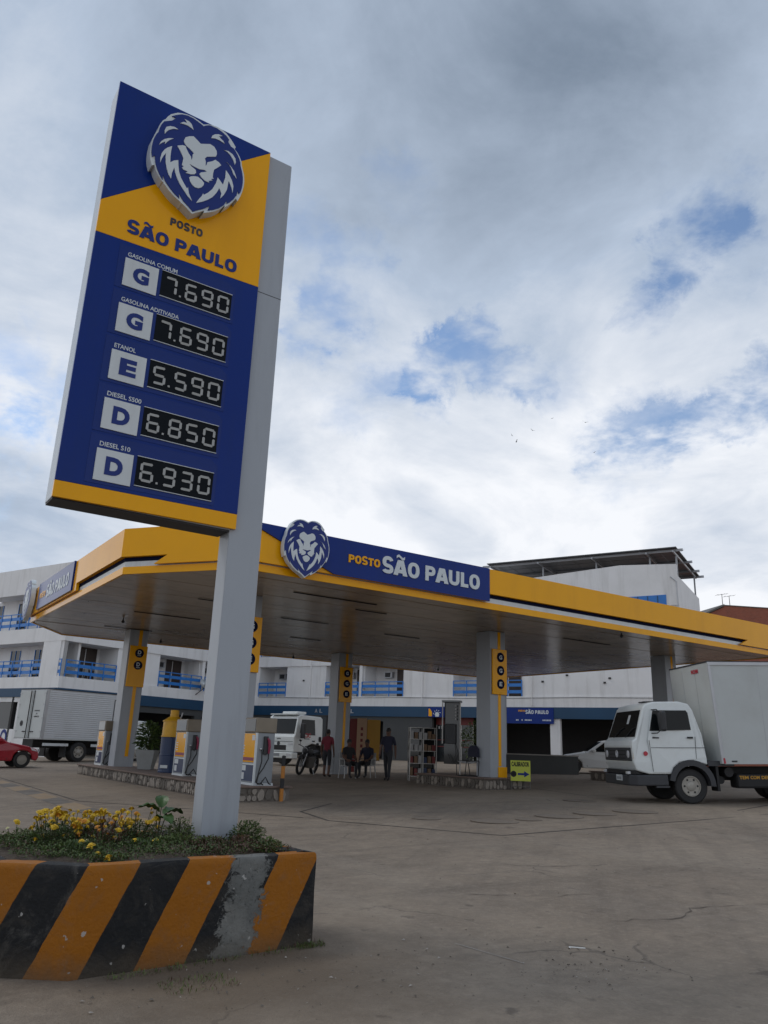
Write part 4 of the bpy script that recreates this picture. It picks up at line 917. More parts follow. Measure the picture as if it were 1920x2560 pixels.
def make_planter():
    A0, B0 = 2.0, 5.9; Z0 = gab(A0, B0)
    r = empty('flower_planter', W(A0, B0, Z0), ROT); tag(r, 'concrete planter painted in slanted orange and black stripes at the foot of the price sign', 'planter')
    # outline resampled, wall with rounded top edge and slight unevenness
    n = len(PL); pts = []
    for i in range(n):
        p, q = Vector(PL[i]), Vector(PL[(i + 1) % n]); k = max(1, int((q - p).length / 0.06))
        for j in range(k): pts.append(p.lerp(q, j / k))
    cen = Vector((2.0, 5.9)); m = len(pts)
    def nrm(i):
        t = (pts[(i + 1) % m] - pts[i - 1]).normalized(); return Vector((t.y, -t.x)) * -1
    s_at = []; 
    for p in pts: s_at.append(p.x if p.y < 5.5 else (p.x - 3 if p.x < 1.5 else p.x))
    # arc-length style stripe coordinate: a along the front, continuing round the chamfer and sides
    acc = []; 
    for i, p in enumerate(pts):
        if p.y <= 5.06 and 1.36 <= p.x <= 2.94: acc.append(p.x)
        elif p.x < 1.36 and p.y < 6.7: acc.append(1.36 - (p - Vector((1.36, 5.03))).length)
        elif p.x > 2.8: acc.append(2.93 + (p.y - 5.05))
        else: acc.append(p.x)
    prof = [(0.0, -0.05), (0.0, 0.12), (0.004, 0.35), (0.0, 0.545), (0.003, 0.568), (0.012, 0.580), (0.10, 0.584), (0.135, 0.578), (0.145, 0.545), (0.145, 0.40)]
    vs, fs, uvs = [], [], []
    for j, (d, z) in enumerate(prof):
        for i, p in enumerate(pts):
            nn = nrm(i); w_ = random.uniform(-0.0015, 0.0015)
            q = p - nn * (-(d)) if (p + nn * 0.01 - cen).length < (p - cen).length else p - nn * d
            a, bb = q.x, q.y
            gzz = gab(a, bb) - Z0
            vs.append((a - A0, bb - B0, z + gzz * (1 if j < 2 else 0.3) + w_ + 0.002 * math.sin(acc[i] * 7)))
    for j in range(len(prof) - 1):
        for i in range(m):
            k = (i + 1) % m; fs.append((j * m + i, j * m + k, (j + 1) * m + k, (j + 1) * m + i))
    me = bpy.data.meshes.new('wall'); me.from_pydata(vs, [], fs); me.materials.append(M['planter'])
    ul = me.uv_layers.new(name='UVMap')
    for p in me.polygons:
        for li in p.loop_indices:
            vi = me.loops[li].vertex_index; j, i = divmod(vi, m)
            ul.data[li].uv = (acc[i], prof[j][1] + (0.3 * prof[j][0] if j > 4 else 0))
    bm = bmesh.new(); bm.from_mesh(me); bmesh.ops.recalc_face_normals(bm, faces=bm.faces); bm.to_mesh(me); bm.free()
    me.polygons.foreach_set('use_smooth', [True] * len(me.polygons)); me.set_sharp_from_angle(angle=R_(38))
    o = bpy.data.objects.new('wall', me); COL.objects.link(o); o.parent = r
    # soil mound
    M['soil'] = mat('dark_soil', (0.060, 0.043, 0.030), 0.95, var=0.5, vscale=18, bump=0.8, bscale=50)
    b = MB(); nx, ny = 24, 20; g = []
    for j in range(ny + 1):
        for i in range(nx + 1):
            a = 1.06 + (2.86 - 1.06) * i / nx; bb = 5.13 + (6.68 - 5.13) * j / ny
            if bb < 5.5 and a < 1.45: a = max(a, 1.45 - (bb - 5.13) * 0.9)
            h = 0.545 + 0.05 * math.sin(math.pi * i / nx) * math.sin(math.pi * j / ny) + random.uniform(-0.012, 0.012)
            g.append((a - A0, bb - B0, h))
    b.add(g, [(j * (nx + 1) + i, j * (nx + 1) + i + 1, (j + 1) * (nx + 1) + i + 1, (j + 1) * (nx + 1) + i) for j in range(ny) for i in range(nx)])
    b.build('soil', 'soil', r, smooth=True)
    return r, Z0
PLANTER, PZ = make_planter()
SOIL = PZ + 0.575

# ---------------------------------------------------------------- planting
def leafmat(name, col, var=0.45, rough=0.55):
    m = mat(name, col, rough, var=var, vscale=9.0, spec=0.3)
    b = m.node_tree.nodes['Principled BSDF']
    b.inputs['Subsurface Weight'].default_value = 0.0
    return m
M['leaf'] = leafmat('marigold_leaf', (0.072, 0.110, 0.028))
M['leaf_dark'] = leafmat('dark_leaf', (0.042, 0.072, 0.020))
M['leaf_pale'] = leafmat('pale_weed', (0.115, 0.150, 0.045))
M['leaf_red'] = leafmat('reddish_dry', (0.085, 0.048, 0.032))
M['leaf_big'] = leafmat('large_leaf', (0.040, 0.085, 0.020), 0.3, 0.4)
M['stem'] = mat('stem', (0.05, 0.055, 0.02), 0.7)
M['stem_red'] = mat('stem_red', (0.09, 0.035, 0.02), 0.7)
M['petal'] = mat('yellow_petal', (0.68, 0.44, 0.012), 0.6, var=0.2, vscale=60, bump=0.6, bscale=120)
M['petal_o'] = mat('orange_petal', (0.55, 0.22, 0.01), 0.6, var=0.3, vscale=60, bump=0.6, bscale=120)
M['petal_pale'] = mat('pale_petal', (0.62, 0.60, 0.30), 0.6, var=0.15, vscale=60)
def leaf(b, p, d, L_, w, m=0, droop=0.25):
    d = d.normalized(); up = Vector((0, 0, 1)); s = d.cross(up)
    s = s.normalized() if s.length > 1e-3 else Vector((1, 0, 0))
    s = (s + Vector((random.uniform(-.5, .5), random.uniform(-.5, .5), random.uniform(-.5, .5)))).normalized()
    mid = p + d * L_ * 0.5; tip = p + d * L_ - up * L_ * droop
    b.add([p, mid + s * w * 0.5, tip, mid - s * w * 0.5], [(0, 1, 2, 3)], m)
def foliage(n, cx, cy, cz, rx, ry, rz, lo, hi, wr=0.35, m=1, up=0.35):
    b = MB()
    for _ in range(n):
        while True:
            x, y, z = (random.uniform(-1, 1) for _ in range(3))
            if x * x + y * y + z * z < 1: break
        p = Vector((cx + x * rx, cy + y * ry, max(cz - rz * 0.98, cz + z * rz)))
        d = Vector((x + random.uniform(-.8, .8), y + random.uniform(-.8, .8), z * 0.6 + up + random.uniform(-.5, .5)))
        L_ = random.uniform(lo, hi); leaf(b, p, d, L_, L_ * wr * random.uniform(0.7, 1.3), random.randrange(m))
    return b
def flower_mesh(r, name, m):
    b = MB(); rings = [(1.0, 0.0, 14, 0.0), (0.8, 0.25, 12, 0.2), (0.55, 0.42, 9, 0.1), (0.25, 0.5, 6, 0.3)]
    for (rr, h, k, ph) in rings:
        for i in range(k):
            a = 2 * math.pi * i / k + ph; d = Vector((math.cos(a), math.sin(a), 0)); s = Vector((-d.y, d.x, 0))
            p0 = Vector((0, 0, h * r * 0.6)); e = d * rr * r + Vector((0, 0, h * r + random.uniform(-.08, .08) * r)); w = r * 0.34
            mdp = d * rr * r * 0.6 + Vector((0, 0, h * r + 0.12 * r))
            b.add([p0, mdp + s * w * 0.6, e + s * w * 0.35, e - s * w * 0.35, mdp - s * w * 0.6], [(0, 1, 2, 3, 4)])
    b.ball((0, 0, r * 0.3), r * 0.5, r * 0.5, r * 0.32, 6)
    b.cyl((0, 0, -r * 0.6), (0, 0, r * 0.1), r * 0.18, r * 0.35, 6)
    o = b.build(name, m, fix=False); me = o.data; bpy.data.objects.remove(o); return me
FL = [flower_mesh(0.026, 'flower_y', 'petal'), flower_mesh(0.019, 'flower_o', 'petal_o'), flower_mesh(0.02, 'flower_p', 'petal_pale')]
def marigold(a, bb, rad, h, nf, label, leafm=('leaf', 'leaf_dark'), nl=700, kinds=(0, 0, 0, 0, 1), stemm='stem'):
    p = W(a, bb, SOIL - 0.03); r = empty('marigold_plant', p, random.uniform(0, 6)); tag(r, label, 'plant', 'plants in the striped planter')
    foliage(int(nl * 1.05), 0, 0, h * 0.34, rad * 1.1, rad * 1.1, h * 0.40, 0.012, 0.046, 0.36, len(leafm)).build('foliage', list(leafm), r, fix=False)
    st = MB(); heads = []
    for k in range(nf):
        an = random.uniform(0, 6.28); rr = rad * math.sqrt(random.random()) * 1.35; hh = h * random.uniform(0.72, 1.2) - rr * 0.12
        if random.random() < 0.12: hh = h * random.uniform(0.35, 0.6); rr = rad * 1.05
        x, y = rr * math.cos(an), rr * math.sin(an)
        st.tube([(x * 0.4, y * 0.4, 0.0), (x * 0.75, y * 0.75, hh * 0.6), (x, y, hh)], 0.0022, 4); heads.append((x, y, hh))
    if nf: st.build('stems', stemm, r)['kind'] = 'stuff'
    for (x, y, hh) in heads:
        o = bpy.data.objects.new('flower_head', FL[random.choice(kinds)]); COL.objects.link(o); o.parent = r; o.location = (x, y, hh)
        s = random.uniform(0.5, 1.25); o.scale = (s, s, s); o.rotation_euler = (random.uniform(-.6, .6), random.uniform(-.6, .6), random.uniform(0, 6))
marigold(1.56, 6.20, 0.17, 0.22, 42, 'dense yellow marigold clump left of the middle of the planter', nl=900)
marigold(1.40, 6.00, 0.14, 0.235, 36, 'yellow marigold clump near the left end with the tallest bloom', nl=800)
marigold(1.76, 6.10, 0.15, 0.22, 36, 'yellow marigold clump with reddish stalks in the middle', ('leaf_red', 'leaf'), 800, stemm='stem_red')
marigold(1.68, 5.82, 0.13, 0.17, 9, 'marigold clump with brown withered heads behind the wall', ('leaf_red', 'leaf_dark'), 800, (0, 1, 1), 'stem_red')
marigold(2.02, 6.14, 0.14, 0.22, 26, 'yellow marigold clump next to the large leaved plant', nl=800)
marigold(1.45, 5.62, 0.15, 0.12, 4, 'low marigold with a few yellow blooms at the front left of the planter', nl=900, kinds=(0, 0, 2))
marigold(1.90, 5.62, 0.17, 0.12, 3, 'low leafy marigold behind the middle of the striped wall', nl=1000)
marigold(1.24, 6.25, 0.12, 0.15, 5, 'small plant with pale blooms at the left edge of the planter', ('leaf', 'leaf_pale'), 600, (2, 2, 0))
marigold(1.60, 5.36, 0.11, 0.07, 4, 'tiny marigold with one fallen yellow bloom on the wall edge', nl=500, kinds=(0,))
marigold(2.20, 5.80, 0.15, 0.12, 0, 'low grey green foliage between the large leaf and the post', ('leaf', 'leaf_pale'), 900)
def weed(a, bb, rad, h, label, lm, nl=900, lo=0.014, hi=0.035):
    p = W(a, bb, SOIL - 0.03); r = empty('weed_plant', p); tag(r, label, 'plant', 'plants in the striped planter')
    foliage(nl, 0, 0, h * 0.45, rad, rad, h * 0.5, lo, hi, 0.42, len(lm)).build('foliage', list(lm), r, fix=False)
    st = MB()
    for k in range(12):
        an = random.uniform(0, 6.28); rr = rad * random.uniform(0.2, 0.9)
        st.tube([(0, 0, 0), (rr * .5 * math.cos(an), rr * .5 * math.sin(an), h * .6), (rr * math.cos(an), rr * math.sin(an), h * random.uniform(.7, 1.08))], 0.0018, 4)
    st.build('stems', 'stem_red' if lm[0] == 'leaf_red' else 'stem', r)['kind'] = 'stuff'
weed(2.72, 5.72, 0.13, 0.20, 'bushy green weed to the right of the grey post', ('leaf_pale', 'leaf', 'leaf_dark'), 1500)
weed(2.76, 5.45, 0.10, 0.10, 'low weed at the right corner of the planter', ('leaf', 'leaf_pale'), 700)
weed(2.42, 5.72, 0.13, 0.09, 'dry reddish weed in front of the post', ('leaf_red', 'leaf'), 900)
weed(2.30, 5.42, 0.15, 0.07, 'brown creeping weed along the front wall', ('leaf_red', 'leaf_dark'), 900)
weed(2.30, 6.00, 0.10, 0.20, 'upright yellowish weed touching the left side of the post', ('leaf_pale', 'leaf'), 700)
weed(2.58, 5.50, 0.10, 0.12, 'dry weed with bare red stalks in front of the post', ('leaf_red',), 300)
def big_leaf_plant():
    p = W(2.13, 6.02, SOIL - 0.02); r = empty('large_leaf_plant', p, ROT); tag(r, 'plant with three big curled green leaves beside the marigolds', 'plant', 'plants in the striped planter')
    st = MB()
    for i, (x, y, z, yaw, tilt, L_, w) in enumerate(((-0.02, 0.0, 0.24, 2.9, 0.5, 0.15, 0.13), (0.05, -0.02, 0.22, 0.2, 0.3, 0.15, 0.14), (0.0, -0.04, 0.19, -1.2, 0.1, 0.14, 0.13), (0.03, 0.05, 0.27, 1.3, 0.9, 0.13, 0.10))):
        st.tube([(x * .2, y * .2, 0), (x * .6, y * .6, z * .6), (x, y, z)], 0.004, 5)
        b = MB(); nu, nv = 7, 6; vs = []
        for u_ in range(nu + 1):
            t = u_ / nu; hw = w * 0.5 * (math.sin(math.pi * min(1, t * 0.92 + 0.06)) ** 0.65)
            for k in range(nv + 1):
                q = -1 + 2 * k / nv
                vs.append((t * L_ - L_ * 0.15, q * hw * (1 + 0.06 * math.sin(t * 17 + k)), -0.5 * (t - 0.2) ** 2 * L_ + abs(q) * hw * 0.45 + 0.006 * math.sin(t * 20 + k * 2)))
        b.add(vs, [(u_ * (nv + 1) + k, u_ * (nv + 1) + k + 1, (u_ + 1) * (nv + 1) + k + 1, (u_ + 1) * (nv + 1) + k) for u_ in range(nu) for k in range(nv)])
        o = b.build('leaf', 'leaf_big', r, smooth=True); place(o, (x, y, z), (0, -tilt, yaw))
    st.build('stalks', 'stem', r)
big_leaf_plant()
# low ground cover and grass tufts
b = MB()
for _ in range(12000):
    a, bb = random.uniform(1.1, 2.84), random.uniform(5.17, 6.6)
    if a < 1.45 and bb < 5.17 + (1.45 - a): continue
    p = W(a, bb, SOIL - 0.01 + random.uniform(0, 0.05) + 0.03 * max(0, math.sin(a * 9) * math.sin(bb * 8))); leaf(b, p, Vector((random.uniform(-1, 1), random.uniform(-1, 1), random.uniform(0.1, 1.3))), random.uniform(0.014, 0.036), random.uniform(0.005, 0.013), random.choice((0, 0, 0, 1, 1, 2) if a < 2.2 else (0, 1, 2, 2)))
o = b.build('ground_cover', ['leaf', 'leaf_dark', 'leaf_red'], fix=False); tag(o, 'low tangled ground cover filling the planter', 'ground cover', kind='stuff')
b = MB()
for (a0, a1, b0, b1, n) in ((2.80, 2.99, 4.97, 5.06, 260), (1.9, 2.8, 4.94, 5.03, 160), (1.75, 2.15, 4.45, 4.75, 220), (1.55, 2.0, 4.9, 5.0, 140)):
    for _ in range(n):
        a, bb = random.uniform(a0, a1), random.uniform(b0, b1); p = W(a, bb); p.z = gz(p.x, p.y)
        leaf(b, p, Vector((random.uniform(-.7, .7), random.uniform(-.7, .7), random.uniform(0.4, 1.3))), random.uniform(0.015, 0.05), random.uniform(0.003, 0.007), random.choice((0, 1, 2)), 0.1)
o = b.build('grass_tufts', ['leaf', 'leaf_pale', 'leaf_red'], fix=False); tag(o, 'thin grass growing at the foot of the striped planter', 'grass', kind='stuff')
# grit, leaves and pebbles lying on the yard
M['grit'] = mat('grit', (0.10, 0.085, 0.07), 0.95, var=0.6, vscale=3)
M['grit_pale'] = mat('pale_grit', (0.34, 0.31, 0.28), 0.95, var=0.3, vscale=3)
b = MB()
for _ in range(800):
    if random.random() < 0.45: a, bb = random.gauss(2.5, 0.9), random.gauss(4.5, 0.35)
    elif random.random() < 0.45: a, bb = random.gauss(4.2, 0.35), random.gauss(3.75, 0.25)
    else: a, bb = random.uniform(2.0, 14), random.uniform(2.6, 9.5)
    if 0.9 < a < 2.96 and bb > 4.98: continue
    p = W(a, bb); z = gz(p.x, p.y); s = random.choice((0.002, 0.003, 0.003, 0.004, 0.006, 0.010))
    q = [(p.x + random.uniform(-1, 1) * s * 1.6, p.y + random.uniform(-1, 1) * s * 1.6, z + random.uniform(0.2, 1) * s) for _ in range(4)]
    q[0] = (p.x, p.y, z + s * 1.3); b.add(q, [(0, 1, 2), (0, 2, 3), (0, 3, 1), (1, 3, 2)], random.choice((0, 0, 0, 1)))
o = b.build('grit', ['grit', 'grit_pale'], fix=False); tag(o, 'scattered grit and dry bits on the concrete yard', 'grit', kind='stuff')
M['straw'] = mat('white_plastic_straw', (0.75, 0.75, 0.73), 0.4)
p = W(4.40, 4.08); o = MB().tube([(-0.03, 0, 0.006), (-0.028, 0.035, 0.006), (0.0, 0.03, 0.006), (0.075, 0.012, 0.006)], 0.004, 6).build('bent_straw', 'straw'); place(o, (p.x, p.y, gz(p.x, p.y))); tag(o, 'bent white straw lying on the yard', 'straw')
strip('chalk_line', [(3.79, 4.59), (3.85, 3.99)], 0.008, 'grit_pale', jit=0.004, step=0.05)

# ================================================================ pump islands faced with broken stone
M['stone_l'] = mat('pale_stone', (0.27, 0.235, 0.20), 0.8, var=0.25, vscale=8, bump=0.4, bscale=40, gamt=0.35, gscale=6)
M['stone_d'] = mat('dark_stone', (0.11, 0.095, 0.08), 0.8, var=0.3, vscale=8, bump=0.4, bscale=40)
M['isle_top'] = mat('island_top', (0.16, 0.115, 0.095), 0.85, var=0.25, vscale=4, gamt=0.5)
M['mortar'] = mat('mortar', (0.14, 0.122, 0.105), 0.95, var=0.2)
STONE = []
for k in range(7):
    n = random.randint(5, 7); b = MB(); pl = []
    for i in range(n):
        a = 2 * math.pi * i / n + random.uniform(-0.25, 0.25); r = random.uniform(0.8, 1.0)
        pl.append((0.5 * r * math.cos(a), 0.5 * r * math.sin(a)))
    b.prism(pl, 'y', -0.03, 0.0); o = b.build('stone_%d' % k, 'stone_l', bevel=0); me = o.data; bpy.data.objects.remove(o)
    m2 = me.copy(); m2.materials.clear(); m2.materials.append(M['stone_d']); STONE.append((me, m2))
def make_island(a0, a1, b0, b1, label, left_n, end_n, right=False):
    Ac, Bc = (a0 + a1) / 2, b0; Zc = gab(Ac, Bc); H = 0.30
    r = empty('pump_island', W(Ac, Bc, Zc), ROT); tag(r, label, 'island', 'raised pump islands'); org = (Ac, Bc, Zc)
    MB().box(a0, a1, b0, b1, Zc - 0.3, Zc + H - 0.03).build('core', 'mortar', r, org)
    MB().box(a0 - 0.05, a1 + 0.05, b0 - 0.05, b1 + 0.05, Zc + H - 0.028, Zc + H + 0.012).build('top_slab', 'isle_top', r, org, bevel=0.01)
    def stone(x, y, z, sx, sz, rz):
        me = random.choice(STONE)[0 if random.random() < 0.55 else 1]
        o = bpy.data.objects.new('stone', me); COL.objects.link(o); o.parent = r
        o.location = (x - Ac, y - Bc, z - Zc); o.rotation_euler = (0, random.uniform(-0.3, 0.3), rz); o.scale = (sx, 1.0, sz)
    y = b0 + 0.04
    for k in range(left_n):
        w = random.uniform(0.09, 0.19)
        if y + w > b1: break
        if random.random() < 0.7: stone(a0, y + w / 2, Zc + 0.13, w * 1.02, 0.27, -math.pi / 2)
        else:
            stone(a0, y + w / 2, Zc + 0.065, w, 0.13, -math.pi / 2); stone(a0, y + w / 2, Zc + 0.20, w, 0.14, -math.pi / 2)
        y += w
    x = a0 + 0.03
    for k in range(end_n):
        w = random.uniform(0.10, 0.22)
        if x + w > a1: break
        if random.random() < 0.7: stone(x + w / 2, b0, Zc + 0.13, w * 1.02, 0.27, 0)
        else:
            stone(x + w / 2, b0, Zc + 0.065, w, 0.13, 0); stone(x + w / 2, b0, Zc + 0.20, w, 0.14, 0)
        x += w
    return Zc + H + 0.012
IZ1 = make_island(7.15, 8.50, 16.0, 28.6, 'long stone faced island under the left pumps and columns', 100, 14)
IZ2 = make_island(15.4, 17.0, 17.45, 20.6, 'stone faced island under the column with G G E sign', 90, 14)
IZ3 = make_island(23.8, 25.2, 17.2, 21.0, 'stone faced island behind the white box truck', 40, 10)

# ---------------------------------------------------------------- fuel pumps
M['pump_grey'] = mat('pump_grey', (0.24, 0.26, 0.28), 0.4, var=0.06, gamt=0.2, gscale=3)
M['pump_head'] = mat('pump_head_plastic', (0.20, 0.165, 0.12), 0.35, var=0.2, vscale=4)
M['pump_navy'] = mat('pump_navy', (0.010, 0.028, 0.085), 0.4, var=0.2)
M['nozzle'] = mat('red_nozzle', (0.22, 0.015, 0.05), 0.4)
def make_pump(a, bb, z, label):
    """front (orange) faces -a, hose side faces -b; origin at the corner nearest both"""
    r = empty('fuel_pump', W(a, bb, z), ROT); tag(r, label, 'fuel pump', 'fuel pumps on the left island')
    w, d = 0.44, 0.75
    MB().box(0, w, 0, d, 0.05, 1.09).build('body', 'pump_grey', r, bevel=0.012)
    MB().box(-0.02, w + 0.02, -0.02, d + 0.02, 0.0, 0.049).build('plinth', 'white_panel', r)
    MB().box(-0.025, w + 0.025, -0.025, d + 0.025, 1.092, 1.41).build('head', 'pump_head', r, bevel=0.02)
    MB().box(-0.032, -0.0255, 0.03, d - 0.03, 1.12, 1.38).build('display_window', 'glass_dark', r)
    for s in (-0.006, d - 0.03): MB().box(-0.014, 0.03, s, s + 0.036, 0.05, 1.09).build('edge_trim', 'white_panel', r)
    p = MB().box(-0.008, -0.0005, 0.04, d - 0.04, 0.47, 1.07).build('orange_panel', 'orange', r)
    MB().box(-0.011, -0.0085, 0.06, d - 0.06, 0.50, 0.57).build('red_label', 'nozzle', p)
    MB().box(-0.011, -0.0085, 0.06, 0.2, 0.93, 1.04).build('sticker', 'white_panel', p)
    for k in range(4): MB().box(-0.011, -0.0085, d - 0.2, d - 0.07, 0.62 + k * 0.06, 0.645 + k * 0.06).build('sticker', 'white_panel', p)
    MB().box(-0.011, -0.0005, 0.035, d - 0.035, 0.415, 0.445).build('band', 'white_panel', r)
    q = MB().box(-0.008, -0.0005, 0.04, d - 0.04, 0.08, 0.41).build('navy_panel', 'pump_navy', r)
    MB().box(-0.011, -0.0085, d - 0.33, d - 0.07, 0.29, 0.40).build('notice', 'white_panel', q)
    MB().box(-0.011, -0.0085, d - 0.26, d - 0.09, 0.11, 0.25).build('notice', 'white_panel', q)
    h = MB().box(0.17, 0.27, -0.05, -0.001, 0.64, 1.02).build('nozzle_holster', 'black_plastic', r, bevel=0.01)
    MB().tube([(0.28, -0.07, 0.66), (0.29, -0.075, 0.80), (0.275, -0.07, 0.93), (0.24, -0.055, 0.98)], [0.022, 0.03, 0.032, 0.02]).build('nozzle', 'nozzle', r)
    MB().tube([(0.28, -0.07, 0.66), (0.27, -0.09, 0.55), (0.16, -0.11, 0.36), (0.05, -0.12, 0.22), (0.03, -0.10, 0.06), (0.10, -0.12, 0.03), (0.22, -0.12, 0.18), (0.30, -0.13, 0.05), (0.36, -0.10, 0.03)], 0.014).build('hose', 'black', r)
    MB().tube([(0.12, -0.03, 0.74), (0.12, -0.06, 0.70), (0.125, -0.08, 0.5), (0.07, -0.10, 0.3), (0.02, -0.08, 0.08), (0.06, -0.1, 0.03), (0.14, -0.09, 0.05), (0.2, -0.06, 0.02)], 0.013).build('hose', 'black', r)
    MB().ball((0.115, -0.015, 0.75), 0.03).build('hose_joint', 'steel', r)
    return r
make_pump(7.69, 16.12, IZ1, 'fuel pump with red nozzle nearest the price sign, right of its post')
make_pump(7.66, 20.2, IZ1, 'fuel pump beside the yellow and blue tank, left of the price sign post')
make_pump(7.55, 27.35, IZ1, 'fuel pump behind the left column with the two letters D')
def bollard(a, bb, z, label):
    r = empty('bollard', W(a, bb, z), ROT); tag(r, label, 'bollard')
    h = 0.0
    for k, m_ in enumerate(('orange_dull', 'black', 'orange_dull', 'black')):
        hh = (0.26, 0.21, 0.25, 0.2)[k]
        MB().cyl((0, 0, h), (0, 0, h + hh - 0.001), 0.043, 0.043, 16).build('painted_band', m_, r); h += hh
    MB().ball((0, 0, h), 0.042, 0.042, 0.02, 8).build('cap', 'black', r)
M['orange_dull'] = mat('dull_orange_paint', (0.40, 0.15, 0.015), 0.6, var=0.2, gamt=0.3, gscale=8)
bollard(8.26, 15.88, gab(8.26, 15.88), 'black and orange banded bollard at the end of the pump island')
M['tank_y'] = mat('tank_yellow', (0.62, 0.33, 0.01), 0.45, var=0.12, gamt=0.3, gscale=4)
def make_tank():
    r = empty('oil_tank', W(8.05, 22.35, IZ1)); tag(r, 'blue drum with yellow funnel shaped top between the pumps', 'tank')
    MB().lathe([(0.30, 0), (0.305, 0.03), (0.30, 0.06), (0.30, 0.45), (0.306, 0.47), (0.30, 0.49), (0.30, 0.94), (0.29, 0.95)], 28).build('drum', 'pump_navy', r, smooth=False)
    MB().lathe([(0.315, 0.952), (0.315, 0.98), (0.295, 0.985), (0.285, 1.36), (0.31, 1.365), (0.31, 1.39), (0.15, 1.50), (0.12, 1.51), (0.12, 1.68), (0.105, 1.69)], 28).build('funnel_top', 'tank_y', r)
    MB().tube([(0.2, -0.12, 1.46), (0.24, -0.15, 1.52), (0.26, -0.16, 1.62)], 0.02).build('tap', 'metal', r)
    MB().box(-0.18, 0.02, -0.31, -0.30, 0.12, 0.2).build('label_plate', 'white_panel', r)
make_tank()
M['pot'] = mat('grey_pot', (0.27, 0.28, 0.28), 0.6, var=0.1, gamt=0.2, gscale=5)
def potted(a, bb, z, h, r_, label, n=500, pot=True):
    r = empty('potted_plant', W(a, bb, z)); tag(r, label, 'plant', 'potted plants around the station')
    if pot: MB().quadprism([(-.19, -.19, 0), (.19, -.19, 0), (.19, .19, 0), (-.19, .19, 0)], [(-.29, -.29, .56), (.29, -.29, .56), (.29, .29, .56), (-.29, .29, .56)]).build('pot', 'pot', r, bevel=0.01)
    foliage(n, 0, 0, 0.56 + h * 0.5, r_, r_, h * 0.55, 0.10, 0.26, 0.35, 2).build('foliage', ['leaf_dark', 'leaf'], r, fix=False)
    MB().tube([(0, 0, 0.4), (0.02, 0.0, 0.56 + h * 0.5)], 0.025).build('stem', 'stem', r)
potted(8.05, 24.35, IZ1, 0.75, 0.30, 'dark leafy plant in a tapered grey pot between the tank and the left column')

# ================================================================ vehicles (local frame: x forward, y left, z up, ground at z=0)
M['truck_white'] = mat('truck_white', (0.66, 0.695, 0.69), 0.32, var=0.04, vscale=1.5, gamt=0.18, gscale=2.0, grime=(0.30, 0.28, 0.25), coat=0.3)
M['box_white'] = mat('box_body_white', (0.47, 0.495, 0.49), 0.45, var=0.06, vscale=0.8, bump=0.06, bscale=2, gamt=0.28, gscale=1.3, grime=(0.30, 0.29, 0.27))
M['plastic_dk'] = mat('dark_grey_plastic', (0.035, 0.037, 0.042), 0.55, var=0.15, vscale=4)
M['glass_car'] = mat('vehicle_glass', (0.007, 0.009, 0.010), 0.06, var=0.1, spec=0.22)
M['rim'] = mat('dirty_rim', (0.34, 0.32, 0.285), 0.55, metal=0.3, var=0.25, vscale=8)
M['chassis'] = mat('chassis_black', (0.014, 0.014, 0.015), 0.7, var=0.3, vscale=4)
M['lamp'] = mat('lamp_glass', (0.55, 0.56, 0.58), 0.12, var=0.1)
M['red_badge'] = mat('red_badge', (0.45, 0.03, 0.05), 0.4)
M['amber'] = mat('amber_text', (0.55, 0.28, 0.02), 0.5)
M['red_paint'] = mat('red_car_paint', (0.33, 0.012, 0.025), 0.22, var=0.05, coat=0.6)
M['car_white'] = mat('white_car_paint', (0.55, 0.55, 0.54), 0.3, var=0.05)
def heading(az): return R_(90 - az)
def wheel(parent, x, y, r, w, side, name='wheel', holes=6, rimr=0.55):
    """side=+1: outer face to +y"""
    e = MB(); s = side
    e.lathe([(r * 0.60, -w * .5 * s), (r * 0.93, -w * .48 * s), (r, -w * .38 * s), (r, w * .38 * s), (r * 0.93, w * .48 * s), (r * 0.62, w * .5 * s), (r * 0.60, w * .40 * s), (r * 0.60, w * .15 * s)], 32, (0, 0, 0), 'y')
    o = e.build(name, 'black', parent, smooth=False); o.location = (x, y, r)
    t = MB(); t.lathe([(r * 0.59, w * .30 * s), (r * 0.585, w * .46 * s), (r * 0.54, w * .47 * s), (r * 0.51, w * .37 * s), (r * 0.29, w * .37 * s), (r * 0.24, w * .44 * s), (r * 0.10, w * .48 * s), (0.001, w * .48 * s)], 32, (0, 0, 0), 'y')
    t.build('rim', 'rim', o)
    for k in range(holes):
        a = 2 * math.pi * k / holes
        h = MB(); h.lathe([(r * 0.062, w * 0.36 * s), (r * 0.062, w * 0.385 * s)], 10, (r * 0.40 * math.cos(a), 0, r * 0.40 * math.sin(a)), 'y'); h.build('rim_hole', 'chassis', o)
    return o
def taper_prism(prof, wfun, x_shift=None):
    """side profile (x,z) extruded to +-wfun(x,z)"""
    b = MB(); n = len(prof)
    b.add([(x, -wfun(x, z), z) for x, z in prof] + [(x, wfun(x, z), z) for x, z in prof],
          [tuple(range(n - 1, -1, -1)), tuple(range(n, 2 * n))] + [(i, (i + 1) % n, n + (i + 1) % n, n + i) for i in range(n)])
    return b
def side_plate(prof, wfun, off, th, sgn):
    b = MB(); n = len(prof)
    i_ = [(x, sgn * (wfun(x, z) + off), z) for x, z in prof]; o_ = [(x, sgn * (wfun(x, z) + off + th), z) for x, z in prof]
    return b.quadprism(i_, o_)

